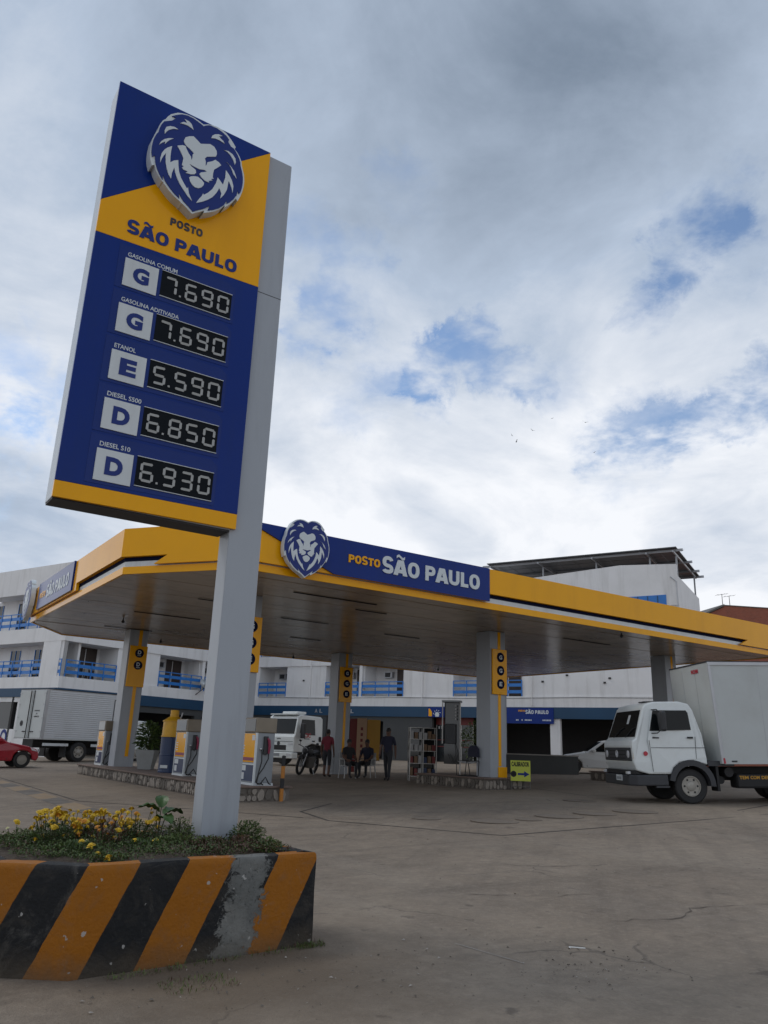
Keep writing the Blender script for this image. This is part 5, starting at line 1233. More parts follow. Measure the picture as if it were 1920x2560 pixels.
def box_truck():
    p = Vector((7.38, 20.15)); z = gz(p.x, p.y)
    r = empty('box_truck', (p.x, p.y, z), heading(267)); r.rotation_euler = Euler((0, R_(1.9), heading(267)), 'XYZ')
    tag(r, 'white box truck with its cab facing left at the right edge', 'truck')
    wf = lambda x, z_: 0.99 if z_ < 1.42 else 0.99 - 0.10 * (z_ - 1.42) / 0.9
    prof = [(0.47, 0.66), (0.41, 0.80), (0.26, 0.91), (0.0, 0.95), (-0.26, 0.91), (-0.42, 0.86), (-0.41, 1.05), (-0.36, 1.55), (-0.22, 2.12), (-0.14, 2.26), (0.1, 2.32), (0.72, 2.31), (0.93, 2.25), (1.00, 2.17), (1.26, 1.46), (1.35, 1.41), (1.37, 1.30), (1.36, 0.92), (1.30, 0.74), (1.0, 0.66)]
    taper_prism(prof, wf).build('cab', 'truck_white', r, bevel=0.032, bseg=3)
    # windscreen
    ws = MB(); sl = Vector((1.00 - 1.26, 2.17 - 1.46)).normalized(); nx, nz = sl.y, -sl.x
    def wp(t, y, o): return (1.26 + (1.00 - 1.26) * t + nx * o, y, 1.46 + (2.17 - 1.46) * t + nz * o)
    ws.quadprism([wp(.05, -.90, -.02), wp(.05, .90, -.02), wp(.93, .80, -.02), wp(.93, -.80, -.02)], [wp(.05, -.90, .012), wp(.05, .90, .012), wp(.93, .80, .012), wp(.93, -.80, .012)])
    w_ = ws.build('windscreen', 'glass_car', r, bevel=0.008)
    pp = MB(); pp.quadprism([wp(.48, .16, .013), wp(.48, .30, .013), wp(.78, .30, .013), wp(.78, .16, .013)], [wp(.48, .16, .016), wp(.48, .30, .016), wp(.78, .30, .016), wp(.78, .16, .016)]); pp.build('paper_notice', 'white_panel', w_)
    for s in (1, -1):
        d = side_plate([(0.92, 0.70), (0.98, 1.42), (0.80, 2.16), (-0.12, 2.16), (-0.19, 1.5), (-0.16, 0.99), (0.0, 0.985), (0.28, 0.94), (0.44, 0.82), (0.50, 0.70)], wf, 0.001, 0.010, s).build('door', 'truck_white', r, bevel=0.006)
        side_plate([(0.91, 1.63), (0.77, 2.11), (-0.04, 2.11), (-0.08, 2.05), (-0.10, 1.66)], wf, 0.0112, 0.006, s).build('window', 'glass_car', d)
        side_plate([(0.905, 0.72), (0.945, 1.42), (0.955, 1.42), (0.917, 0.72)], wf, 0.0112, 0.002, s).build('door_gap', 'chassis', d)
        side_plate([(-0.155, 1.0), (-0.18, 1.5), (-0.17, 1.5), (-0.145, 1.0)], wf, 0.0112, 0.002, s).build('door_gap', 'chassis', d)
        side_plate([(0.92, 1.245), (0.92, 1.257), (-0.16, 1.257), (-0.16, 1.245)], wf, 0.0112, 0.0015, s).build('crease', 'plastic_dk', d)
        side_plate([(0.02, 1.46), (0.02, 1.50), (-0.12, 1.50), (-0.12, 1.46)], wf, 0.0112, 0.012, s).build('handle', 'chassis', d)
        side_plate([(0.86, 1.46), (0.86, 1.50), (0.70, 1.49), (0.70, 1.46)], wf, 0.0112, 0.002, s).build('badge', 'plastic_dk', d)
        side_plate([(-0.16, 1.245), (-0.16, 1.257), (-0.40, 1.257), (-0.40, 1.245)], wf, 0.002, 0.0015, s).build('crease', 'plastic_dk', r)
        # arch flare
        fl = MB(); n = 12; inner, outer = [], []
        for k in range(n + 1):
            a = math.pi * (0.06 + 0.96 * k / n); inner.append((0.43 * math.cos(a), 0.42 + 0.43 * math.sin(a))); outer.append((0.55 * math.cos(a), 0.42 + 0.56 * math.sin(a)))
        ring = outer + inner[::-1]
        q0, q1 = (0.60, 1.03)
        fl.quadprism([(x, s * q0, z_) for x, z_ in ring], [(x, s * q1, z_) for x, z_ in ring]); fl.build('wheel_arch', 'plastic_dk', r)
        MB().box(-1.05, -0.42, s * 0.60 if s > 0 else -1.0, 1.0 if s > 0 else -0.60, 0.84, 0.955).build('fender_shelf', 'plastic_dk', r)
        MB().box(-0.66, -0.60, s * 0.65 if s > 0 else -0.98, 0.98 if s > 0 else -0.65, 0.28, 0.84).build('mudflap', 'chassis', r)
        mm = MB(); mm.box(0.60, 0.74, s * 1.10 if s > 0 else -1.32, 1.32 if s > 0 else -1.10, 1.62, 2.08); mo = mm.build('mirror', 'black_plastic', r, bevel=0.05, bseg=3)
        MB().tube([(0.80, s * 0.93, 2.12), (0.78, s * 1.18, 2.12), (0.72, s * 1.2, 2.05)], 0.012).tube([(0.86, s * 0.98, 1.58), (0.80, s * 1.18, 1.58), (0.72, s * 1.2, 1.65)], 0.012).build('mirror_arm', 'chassis', mo)
        wheel(r, 0.0, s * 0.80, 0.39, 0.25, s)
        wheel(r, -2.85, s * 0.78, 0.39, 0.48, s, 'rear_wheel')
        MB().lathe([(0.052, 1.000 * s), (0.052, 1.006 * s)], 20, (1.06, 0, 1.12), 'y').build('round_badge', 'red_badge', r)
    # nose: grille, lamps, bumper, plate
    g = MB().box(1.345, 1.385, -0.90, 0.90, 0.95, 1.255).build('grille', 'plastic_dk', r, bevel=0.015)
    for k in range(3): MB().box(1.3855, 1.392, -0.55, 0.55, 1.0 + k * 0.085, 1.02 + k * 0.085).build('grille_bar', 'chassis', g)
    for s in (1, -1):
        l = MB().lathe([(0.085, 1.380), (0.085, 1.392), (0.05, 1.398), (0.001, 1.40)], 24, (0, s * 0.74, 1.105), 'x').build('headlamp', 'lamp', r)
        MB().box(1.30, 1.345, s * 0.60 - 0.06, s * 0.60 + 0.06, 1.335, 1.36).build('name_badge', 'plastic_dk', r)
        MB().box(1.40, 1.475, s * 0.78 - 0.06, s * 0.78 + 0.06, 0.66, 0.72).build('fog_lamp', 'lamp', r)
    em = MB().lathe([(0.085, 1.392), (0.085, 1.402), (0.070, 1.402), (0.070, 1.392)], 24, (0, 0, 1.105), 'x').build('round_emblem', 'lamp', g)
    MB().tube([(1.398, 0.055, 1.16), (1.398, 0.03, 1.045), (1.398, 0.0, 1.115), (1.398, -0.03, 1.045), (1.398, -0.055, 1.16)], 0.009, 5).build('emblem_letters', 'lamp', em)
    bmp = [(1.05, -1.0), (1.32, -1.0), (1.46, -0.8), (1.46, 0.8), (1.32, 1.0), (0.58, 1.0), (0.58, 0.95), (1.05, 0.9)]
    MB().prism([(1.0, -1.0), (1.30, -1.0), (1.45, -0.82), (1.45, 0.82), (1.30, 1.0), (0.56, 1.0), (0.56, 0.9), (1.0, 0.8), (1.0, -0.8)], 'z', 0.40, 0.645).build('bumper', 'plastic_dk', r, bevel=0.03)
    MB().prism([(1.1, -0.96), (1.30, -0.96), (1.43, -0.8), (1.43, 0.8), (1.30, 0.96), (1.1, 0.9)], 'z', 0.66, 0.74).build('lower_grille', 'chassis', r)
    pl = MB().box(1.452, 1.462, 0.02, 0.42, 0.50, 0.63).build('number_plate', 'white_panel', r)
    for k in range(7): MB().box(1.4622, 1.4635, 0.055 + k * 0.047, 0.088 + k * 0.047, 0.525, 0.585).build('plate_mark', 'pump_grey', pl)
    for y in (-0.45, 0.35): MB().tube([wp(.03, y, .03), wp(.30, y + 0.35, .03), wp(.36, y + 0.55, .025)], 0.012, 5).build('wiper', 'chassis', r)
    for s in (1, -1):
        MB().box(0.55, 0.86, s * 0.86 if s > 0 else -1.0, 1.0 if s > 0 else -0.86, 0.36, 0.40).build('step', 'plastic_dk', r)
        MB().box(1.30, 1.352, s * 0.955 - 0.03, s * 0.955 + 0.03, 1.0, 1.2).build('indicator', 'amber', r)
    MB().box(0.25, 0.72, -0.05, 0.35, 2.322, 2.352).build('roof_vent', 'black_plastic', r, bevel=0.01)
    MB().ball((0.45, 0.55, 2.32), 0.05, 0.05, 0.03, 8).build('roof_lamp', 'black_plastic', r)
    # chassis and box
    MB().box(-5.2, 1.0, -0.42, 0.42, 0.50, 0.80).build('chassis', 'chassis', r)
    MB().box(-2.05, -1.12, 0.52, 0.95, 0.34, 0.66).build('side_tank', 'chassis', r, bevel=0.05)
    for tx, xx, ww in (('TEM', -1.16, 0.22), ('COM', -1.43, 0.22), ('DEUS', -1.70, 0.26)): text(tx, ww, 0.075, 0.003, 'amber', 'tank_lettering', r, (xx, 0.9505, 0.545), (math.pi / 2, 0, math.pi), bold=0.02)
    MB().cyl((-0.95, 0.55, 0.70), (-0.95, 0.9, 0.70), 0.11, 0.11, 14).build('air_tank', 'chassis', r)
    MB().cyl((-0.78, 0.5, 0.52), (-0.78, 0.8, 0.52), 0.09, 0.09, 14).build('filter', 'chassis', r)
    bx = taper_prism([(-0.71, 0.885), (-0.62, 3.24), (-5.4, 3.24), (-5.4, 0.885)], lambda x, z_: 1.09).build('cargo_box', 'box_white', r, bevel=0.012)
    for s in (1, -1):
        e = side_plate([(-0.712, 0.90), (-0.622, 3.22), (-0.69, 3.22), (-0.78, 0.90)], lambda x, z_: 1.09, 0.001, 0.014, s).build('corner_post', 'metal', bx)
        side_plate([(-0.785, 0.885), (-0.78, 0.99), (-5.4, 0.99), (-5.4, 0.885)], lambda x, z_: 1.09, 0.001, 0.010, s).build('bottom_rail', 'box_white', bx)
        side_plate([(-0.622, 3.17), (-0.618, 3.245), (-5.4, 3.245), (-5.4, 3.17)], lambda x, z_: 1.09, 0.0155, 0.008, s).build('top_rail', 'metal', bx)
        for x in (-0.95, -1.9, -2.9, -3.9): side_plate([(x, 0.93), (x, 0.965), (x - 0.13, 0.965), (x - 0.13, 0.93)], lambda x_, z_: 1.09, 0.0115, 0.01, s).build('marker_lamp', 'plastic_dk', bx)
        side_plate([(-0.76, 0.90), (-0.75, 1.02), (-0.79, 1.02), (-0.80, 0.90)], lambda x, z_: 1.09, 0.0155, 0.006, s).build('corner_lamp', 'red_badge', bx)
    for x in (-1.85, -3.05, -4.25): MB().box(x - 0.006, x + 0.006, 1.0902, 1.0935, 0.995, 3.165).build('sheet_joint', 'metal', bx)
    for y in (-0.36, 0.36): MB().quadprism([(-0.7052, y - .005, 0.95), (-0.7052, y + .005, 0.95), (-0.6252, y + .005, 3.15), (-0.6252, y - .005, 3.15)], [(-0.7015, y - .005, 0.95), (-0.7015, y + .005, 0.95), (-0.6215, y + .005, 3.15), (-0.6215, y - .005, 3.15)]).build('sheet_joint', 'metal', bx)
    MB().box(-5.42, -0.61, -1.10, 1.10, 3.2405, 3.27).build('roof_edge', 'plastic_dk', bx)
    t = text('FACCHINI', 0.38, 0.10, 0.003, 'red_badge', 'maker_lettering', bx, (-0.508, 0.22, 3.02), (0, 0, 0), bold=0.04)
    t.rotation_euler = Matrix(((0, 0.038, 1), (1, 0, 0), (0, 1, -0.038))).to_euler(); t.location = (-0.618, 0.20, 3.02)
    return r
box_truck()

def rear_truck():
    p = Vector((-14.1, 38.72)); az = 36
    f = Vector((math.sin(R_(az)), math.cos(R_(az)))); left = Vector((-f.y, f.x))
    p = p + left * 0.95
    r = empty('box_truck', (p.x, p.y, gz(p.x, p.y)), heading(az)); tag(r, 'white box truck seen from behind, parked by the hotel on the left', 'truck')
    b = MB().box(-2.05, 2.7, -1.1, 1.1, 0.98, 3.2); bx = b.build('cargo_box', 'corrug', r, bevel=0.01)
    for s in (-1.113, 1.09):
        for (x0, x1) in ((-2.06, -1.93), (2.6, 2.7)): MB().box(x0, x1, s, s + 0.023, 0.97, 3.21).build('corner_post', 'metal', bx)
    MB().box(-2.07, 2.71, -1.115, 1.115, 3.201, 3.235).build('roof_edge', 'plastic_dk', bx)
    MB().box(-2.0, 2.6, -1.112, -1.1005, 0.97, 1.03).build('bottom_rail', 'box_white', bx)
    # side door near the front
    for (x0, x1, z0, z1) in ((1.62, 1.65, 1.05, 2.95), (2.5, 2.53, 1.05, 2.95), (1.65, 2.5, 2.92, 2.95)): MB().box(x0, x1, -1.12, -1.1005, z0, z1).build('door_frame', 'plastic_dk', bx)
    # rear doors
    for s in (-1, 1):
        d = MB().box(-2.085, -2.051, min(s * 0.03, s * 1.06), max(s * 0.03, s * 1.06), 1.02, 3.14).build('rear_door', 'box_white', bx, bevel=0.008)
        y = s * 0.14
        MB().cyl((-2.105, y, 1.0), (-2.105, y, 3.15), 0.018, 0.018, 8).build('lock_bar', 'chassis', d)
        MB().box(-2.115, -2.086, min(y, y + s * 0.3), max(y, y + s * 0.3), 1.28, 1.32).build('lock_handle', 'chassis', d)
        for z_ in (1.3, 1.9, 2.5, 3.0): MB().box(-2.10, -2.086, min(s * 0.94, s * 1.08), max(s * 0.94, s * 1.08), z_, z_ + 0.05).build('hinge', 'metal', d)
    for k, (w_, tx) in enumerate(((0.44, 'TRANSPORTE'), (0.12, 'DE'), (0.42, 'ALIMENTOS'))): text(tx, w_, 0.07, 0.003, 'plastic_dk', 'door_lettering', bx, (-2.0865, -0.42 + w_ / 2 - 0.1, 2.2 - k * 0.13), (math.pi / 2, 0, -math.pi / 2), bold=0.02)
    MB().lathe([(0.13, -2.092), (0.13, -2.086), (0.09, -2.086), (0.09, -2.092)], 20, (0, 0.62, 1.66), 'x').build('round_sticker', 'plastic_dk', bx)
    MB().box(-2.0, 3.6, -0.42, 0.42, 0.6, 0.97).build('chassis', 'chassis', r)
    MB().box(-2.05, -1.95, -1.0, 1.0, 0.42, 0.56).build('rear_bumper', 'metal', r)
    for (x0, x1) in ((-1.9, -0.6), (0.62, 2.4)): MB().box(x0, x1, -1.08, -1.05, 0.70, 0.82).build('side_guard', 'white_panel', r)
    for s in (-1, 1):
        wheel(r, 0.0, s * 0.85, 0.45, 0.5, s, 'rear_wheel'); wheel(r, 3.3, s * 0.86, 0.45, 0.28, s)
        MB().box(-0.72, -0.66, s * 0.6 if s > 0 else -1.05, 1.05 if s > 0 else -0.6, 0.2, 0.85).build('mudflap', 'chassis', r)
    taper_prism([(2.75, 0.6), (4.1, 0.6), (4.15, 1.3), (3.9, 2.0), (2.85, 2.05), (2.75, 1.6)], lambda x, z_: 1.0).build('cab', 'truck_white', r, bevel=0.06)
    return r
def corrug_material():
    m = mat('corrugated_side', (0.52, 0.54, 0.56), 0.4, var=0.08, vscale=1.2, gamt=0.25, gscale=1.6, grime=(0.28, 0.27, 0.26)); N = m.node_tree.nodes; L = m.node_tree.links
    tc = N.new('ShaderNodeTexCoord'); w = N.new('ShaderNodeTexWave'); w.bands_direction = 'Z'; w.inputs['Scale'].default_value = 3.4; w.inputs['Distortion'].default_value = 1.2; w.inputs['Detail'].default_value = 2; w.inputs['Detail Scale'].default_value = 0.5
    L.new(tc.outputs['Object'], w.inputs[0]); bp = N.new('ShaderNodeBump'); bp.inputs['Strength'].default_value = 0.45; bp.inputs['Distance'].default_value = 0.02
    L.new(w.outputs['Fac'], bp.inputs['Height']); L.new(bp.outputs[0], N['Principled BSDF'].inputs['Normal']); return m
M['corrug'] = corrug_material()
rear_truck()

def flatbed_truck():
    p = Vector((-3.85, 40.3)); r = empty('flatbed_truck', (p.x, p.y, gz(p.x, p.y)), heading(222)); tag(r, 'white flatbed truck facing the camera behind the motorcycle', 'truck')
    wf = lambda x, z_: 1.1 if z_ < 1.35 else 1.1 - 0.06 * (z_ - 1.35)
    taper_prism([(0.55, 0.62), (0.42, 0.9), (0.0, 1.05), (-0.42, 0.95), (-0.62, 0.95), (-0.62, 2.2), (-0.5, 2.3), (0.85, 2.34), (1.0, 2.26), (1.2, 1.42), (1.26, 1.3), (1.26, 0.62)], wf).build('cab', 'truck_white', r, bevel=0.04, bseg=3)
    sl = Vector((1.0 - 1.2, 2.24 - 1.42)).normalized(); nx, nz = sl.y, -sl.x
    def wp(t, y, o): return (1.2 - 0.2 * t + nx * o, y, 1.42 + 0.82 * t + nz * o)
    MB().quadprism([wp(.04, -1.0, -.02), wp(.04, 1.0, -.02), wp(.9, .95, -.02), wp(.9, -.95, -.02)], [wp(.04, -1.0, .012), wp(.04, 1.0, .012), wp(.9, .95, .012), wp(.9, -.95, .012)]).build('windscreen', 'glass_car', r)
    MB().box(0.55, 1.08, -0.95, 0.95, 2.35, 2.40).build('sun_visor', 'truck_white', r)
    MB().box(0.1, 0.7, -0.5, 0.6, 2.401, 2.52).build('roof_box', 'truck_white', r, bevel=0.03)
    MB().box(1.262, 1.275, -0.55, 0.55, 0.70, 0.92).build('grille', 'chassis', r)
    MB().box(1.2605, 1.27, -1.02, 1.02, 1.085, 1.10).build('panel_gap', 'plastic_dk', r)
    MB().lathe([(0.10, 1.264), (0.10, 1.276), (0.001, 1.278)], 20, (0, 0, 1.0), 'x').build('oval_emblem', 'plastic_dk', r)
    MB().box(1.2605, 1.268, -0.14, 0.14, 1.20, 1.235).build('name_badge', 'plastic_dk', r)
    bm_ = MB().box(1.0, 1.36, -1.12, 1.12, 0.32, 0.60).build('bumper', 'truck_white', r, bevel=0.04)
    MB().box(1.361, 1.37, -0.22, 0.22, 0.42, 0.54).build('number_plate', 'pump_grey', bm_)
    for s in (-1, 1):
        MB().box(1.361, 1.372, s * 0.85 - 0.14, s * 0.85 + 0.14, 0.43, 0.55).build('headlamp', 'lamp', bm_)
        MB().box(1.2605, 1.275, s * 0.85 - 0.15, s * 0.85 + 0.15, 0.95, 1.04).build('indicator', 'lamp', r)
        d = side_plate([(0.95, 0.75), (1.05, 1.4), (0.9, 2.2), (-0.15, 2.2), (-0.2, 1.4), (-0.18, 1.0), (0.2, 1.05), (0.5, 0.9)], wf, 0.001, 0.008, s).build('door', 'truck_white', r, bevel=0.004)
        side_plate([(0.92, 1.5), (0.80, 2.14), (-0.05, 2.14), (-0.1, 1.42), (0.4, 1.42)], wf, 0.0092, 0.006, s).build('window', 'glass_car', d)
        side_plate([(0.1, 1.12), (0.1, 1.17), (-0.08, 1.17), (-0.08, 1.12)], wf, 0.0092, 0.012, s).build('handle', 'chassis', d)
        side_plate([(-0.35, 1.12), (-0.35, 1.36), (-0.52, 1.36), (-0.52, 1.12)], wf, 0.001, 0.008, s).build('air_intake', 'chassis', r)
        MB().box(0.82, 0.95, s * 1.16 if s > 0 else -1.4, 1.4 if s > 0 else -1.16, 1.25, 1.95).build('mirror', 'black_plastic', r, bevel=0.03)
        wheel(r, 0.0, s * 0.92, 0.47, 0.28, s); wheel(r, -3.2, s * 0.88, 0.47, 0.5, s, 'rear_wheel')
    text('CIC', 0.42, 0.20, 0.003, 'red_badge', 'door_lettering', r, (0.62, 1.1095, 1.30), (math.pi / 2, 0, math.pi), bold=0.03)
    MB().box(0.28, 0.62, 1.1095, 1.112, 1.22, 1.26).build('door_line', 'plastic_dk', r)
    MB().box(1.0, 1.3, -0.5, 0.5, 0.12, 0.32).build('under_tray', 'chassis', r)
    MB().box(-5.2, 0.9, -0.42, 0.42, 0.65, 0.93).build('chassis', 'chassis', r)
    bed = MB().box(-5.3, -0.85, -1.12, 1.12, 1.0, 1.1).build('bed', 'dirt_metal', r)
    for y in (-1.1, -0.55, 0.0, 0.55, 1.06): MB().box(-0.9, -0.83, y, y + 0.05, 1.1, 2.35).build('headboard_bar', 'chassis', bed)
    MB().box(-0.91, -0.82, -1.12, 1.12, 2.35, 2.42).build('headboard_rail', 'chassis', bed)
flatbed_truck()

def hatchback(name, label, paint, loc, az):
    r = empty(name, (loc[0], loc[1], gz(loc[0], loc[1])), heading(az)); tag(r, label, 'car')
    def wf(x, z_):
        base = 0.86 - 0.13 * max(0, (x - 0.55)) ** 2 * 0.9 if x > 0.55 else (0.86 - 0.05 * max(0, -2.9 - x))
        return base if z_ < 0.82 else base - 0.24 * (z_ - 0.82) / 0.62
    # origin under the front axle; x forward
    prof = [(0.36, 0.30), (0.32, 0.48), (0.17, 0.61), (0.0, 0.64), (-0.17, 0.61), (-0.32, 0.48), (-0.36, 0.24), (-2.12, 0.24), (-2.16, 0.48), (-2.31, 0.61), (-2.48, 0.64), (-2.65, 0.61), (-2.80, 0.48), (-2.84, 0.30), (-3.12, 0.34), (-3.18, 0.75), (-3.12, 0.95), (-2.92, 1.36), (-2.6, 1.44), (-1.6, 1.47), (-1.3, 1.41), (-0.58, 0.93), (0.15, 0.80), (0.46, 0.70), (0.56, 0.56), (0.58, 0.40), (0.52, 0.26)]
    taper_prism(prof, wf).build('body', paint, r, bevel=0.05, bseg=3)
    for s in (-1, 1):
        g = side_plate([(-0.80, 0.95), (-1.36, 1.34), (-1.72, 1.39), (-1.72, 0.95)], wf, 0.002, 0.006, s).build('front_window', 'glass_car', r)
        side_plate([(-1.82, 0.96), (-1.82, 1.39), (-2.5, 1.35), (-2.85, 1.05), (-2.6, 0.97)], wf, 0.002, 0.006, s).build('rear_window', 'glass_car', r)
        side_plate([(-1.74, 0.30), (-1.74, 0.94), (-1.755, 0.94), (-1.755, 0.30)], wf, 0.002, 0.003, s).build('door_gap', 'chassis', r)
        side_plate([(-0.55, 0.30), (-0.5, 0.94), (-0.515, 0.94), (-0.565, 0.30)], wf, 0.002, 0.003, s).build('door_gap', 'chassis', r)
        side_plate([(-1.5, 0.80), (-1.5, 0.835), (-1.68, 0.835), (-1.68, 0.80)], wf, 0.002, 0.018, s).build('door_handle', paint, r)
        side_plate([(0.22, 0.765), (0.40, 0.69), (0.50, 0.61), (0.30, 0.65)], wf, 0.004, 0.010, s).build('headlamp', 'lamp', r)
        MB().box(-0.95, -0.80, s * 0.80 if s > 0 else -0.98, 0.98 if s > 0 else -0.80, 0.94, 1.05).build('mirror', paint, r, bevel=0.03)
        for x in (0.0, -2.48):
            o = wheel(r, x, s * 0.74, 0.30, 0.19, s, holes=0)
            for k in range(10):
                a = 2 * math.pi * k / 10; q = MB(); q.quadprism([(0.04 * math.cos(a - .35), s * 0.088, 0.04 * math.sin(a - .35)), (0.155 * math.cos(a - .07), s * 0.082, 0.155 * math.sin(a - .07)), (0.155 * math.cos(a + .07), s * 0.082, 0.155 * math.sin(a + .07)), (0.04 * math.cos(a + .35), s * 0.088, 0.04 * math.sin(a + .35))],
                                                                      [(0.04 * math.cos(a - .35), s * 0.096, 0.04 * math.sin(a - .35)), (0.155 * math.cos(a - .07), s * 0.090, 0.155 * math.sin(a - .07)), (0.155 * math.cos(a + .07), s * 0.090, 0.155 * math.sin(a + .07)), (0.04 * math.cos(a + .35), s * 0.096, 0.04 * math.sin(a + .35))]); q.build('spoke', 'rim', o)
    MB().quadprism([(-0.63, -0.66, 0.95), (-0.63, 0.66, 0.95), (-1.27, 0.58, 1.375), (-1.27, -0.58, 1.375)], [(-0.62, -0.66, 0.97), (-0.62, 0.66, 0.97), (-1.26, 0.58, 1.395), (-1.26, -0.58, 1.395)]).build('windscreen', 'glass_car', r)
    MB().box(0.52, 0.595, -0.5, 0.5, 0.34, 0.46).build('lower_grille', 'chassis', r)
    return r
hatchback('red_car', 'red hatchback cut off by the left edge of the picture', 'red_paint', (-13.9, 31.9), 54)
hatchback('white_car', 'pale car parked in front of the dark open workshop', 'car_white', (8.95, 37.2), 276)

# motorcycle
def motorcycle(loc, az, label):
    r = empty('motorcycle', (loc[0], loc[1], gz(loc[0], loc[1])), heading(az)); r.rotation_euler = (R_(-9), 0, heading(az)); tag(r, label, 'motorcycle')
    for x, w in ((0.66, 0.11), (-0.62, 0.13)):
        t = MB(); n = 24
        ring = [(0.30 + (w * .5) * math.cos(a) * 0.9, (w * .5) * math.sin(a)) for a in [2 * math.pi * k / 8 for k in range(8)]]
        vs = []; fs = []
        for i in range(n):
            th = 2 * math.pi * i / n
            for (rr, y) in ring: vs.append((rr * math.cos(th), y, rr * math.sin(th)))
        for i in range(n):
            for k in range(8): fs.append((i * 8 + k, i * 8 + (k + 1) % 8, ((i + 1) % n) * 8 + (k + 1) % 8, ((i + 1) % n) * 8 + k))
        o = t.add(vs, fs).build('wheel', 'black', r, smooth=True); o.location = (x, 0, 0.345)
        MB().cyl((0, -0.05, 0), (0, 0.05, 0), 0.06, 0.06, 12).build('hub', 'metal', o)
        for k in range(6): MB().cyl((0.05 * math.cos(k * 1.047), 0, 0.05 * math.sin(k * 1.047)), (0.26 * math.cos(k * 1.047), 0, 0.26 * math.sin(k * 1.047)), 0.01, 0.01, 5).build('spoke', 'metal', o)
    for s in (-1, 1): MB().tube([(0.66, s * 0.08, 0.345), (0.40, s * 0.08, 0.95)], 0.022).build('fork', 'metal', r)
    MB().tube([(0.40, -0.08, 0.95), (0.36, -0.36, 1.02), (0.28, -0.40, 1.0)], 0.014).tube([(0.40, 0.08, 0.95), (0.36, 0.36, 1.02), (0.28, 0.40, 1.0)], 0.014).build('handlebar', 'black', r)
    for s in (-1, 1): MB().tube([(0.34, s * 0.3, 1.02), (0.32, s * 0.34, 1.14)], 0.008).ball((0.31, s * 0.35, 1.16), 0.02, 0.06, 0.04, 6).build('mirror', 'black_plastic', r)
    b = MB(); b.ball((0.16, 0, 0.82), 0.29, 0.17, 0.15, 10); b.ball((-0.25, 0, 0.62), 0.25, 0.15, 0.13, 8); b.ball((0.42, 0, 0.86), 0.13, 0.15, 0.16, 8); b.build('fuel_tank', 'plastic_dk', r, smooth=True)
    MB().prism([(-0.75, 0.80), (-0.70, 0.88), (-0.3, 0.80), (-0.05, 0.78), (-0.1, 0.70), (-0.6, 0.72)], 'y', -0.13, 0.13).build('seat', 'black', r, bevel=0.03)
    MB().box(-0.16, 0.32, -0.19, 0.19, 0.26, 0.66).cyl((0.05, 0, 0.45), (0.3, 0, 0.6), 0.09, 0.08, 10).build('engine', 'dirt_metal', r, bevel=0.02)
    MB().tube([(0.42, 0, 0.9), (0.3, 0, 0.4), (-0.1, 0, 0.3), (-0.2, 0, 0.7), (0.3, 0, 0.85)], 0.025).build('frame', 'black', r)
    MB().tube([(-0.1, 0.1, 0.36), (-0.62, 0.07, 0.345)], 0.02).tube([(-0.1, -0.1, 0.36), (-0.62, -0.07, 0.345)], 0.02).build('swing_arm', 'metal', r)
    MB().tube([(0.2, -0.12, 0.42), (0.1, -0.16, 0.28), (-0.3, -0.17, 0.30), (-0.85, -0.18, 0.42)], [0.02, 0.022, 0.04, 0.045]).build('exhaust', 'metal', r)
    MB().prism([(0.35, 0.66), (0.5, 0.72), (0.7, 0.72), (0.9, 0.60), (0.88, 0.58), (0.7, 0.69), (0.5, 0.69)], 'y', -0.06, 0.06).build('front_fender', 'plastic_dk', r)
    MB().prism([(-0.5, 0.76), (-0.8, 0.80), (-1.02, 0.62), (-1.0, 0.58), (-0.8, 0.72)], 'y', -0.07, 0.07).build('rear_fender', 'black', r)
    MB().lathe([(0.03, 0.40), (0.09, 0.44), (0.09, 0.52), (0.001, 0.53)], 16, (0, 0, 0.88), 'x').build('headlamp', 'lamp', r)
    MB().tube([(-0.1, 0.12, 0.35), (-0.15, 0.26, 0.02)], 0.012).build('side_stand', 'metal', r)
motorcycle((-2.55, 30.5), 198, 'dark motorcycle parked on its stand in front of the white flatbed truck')

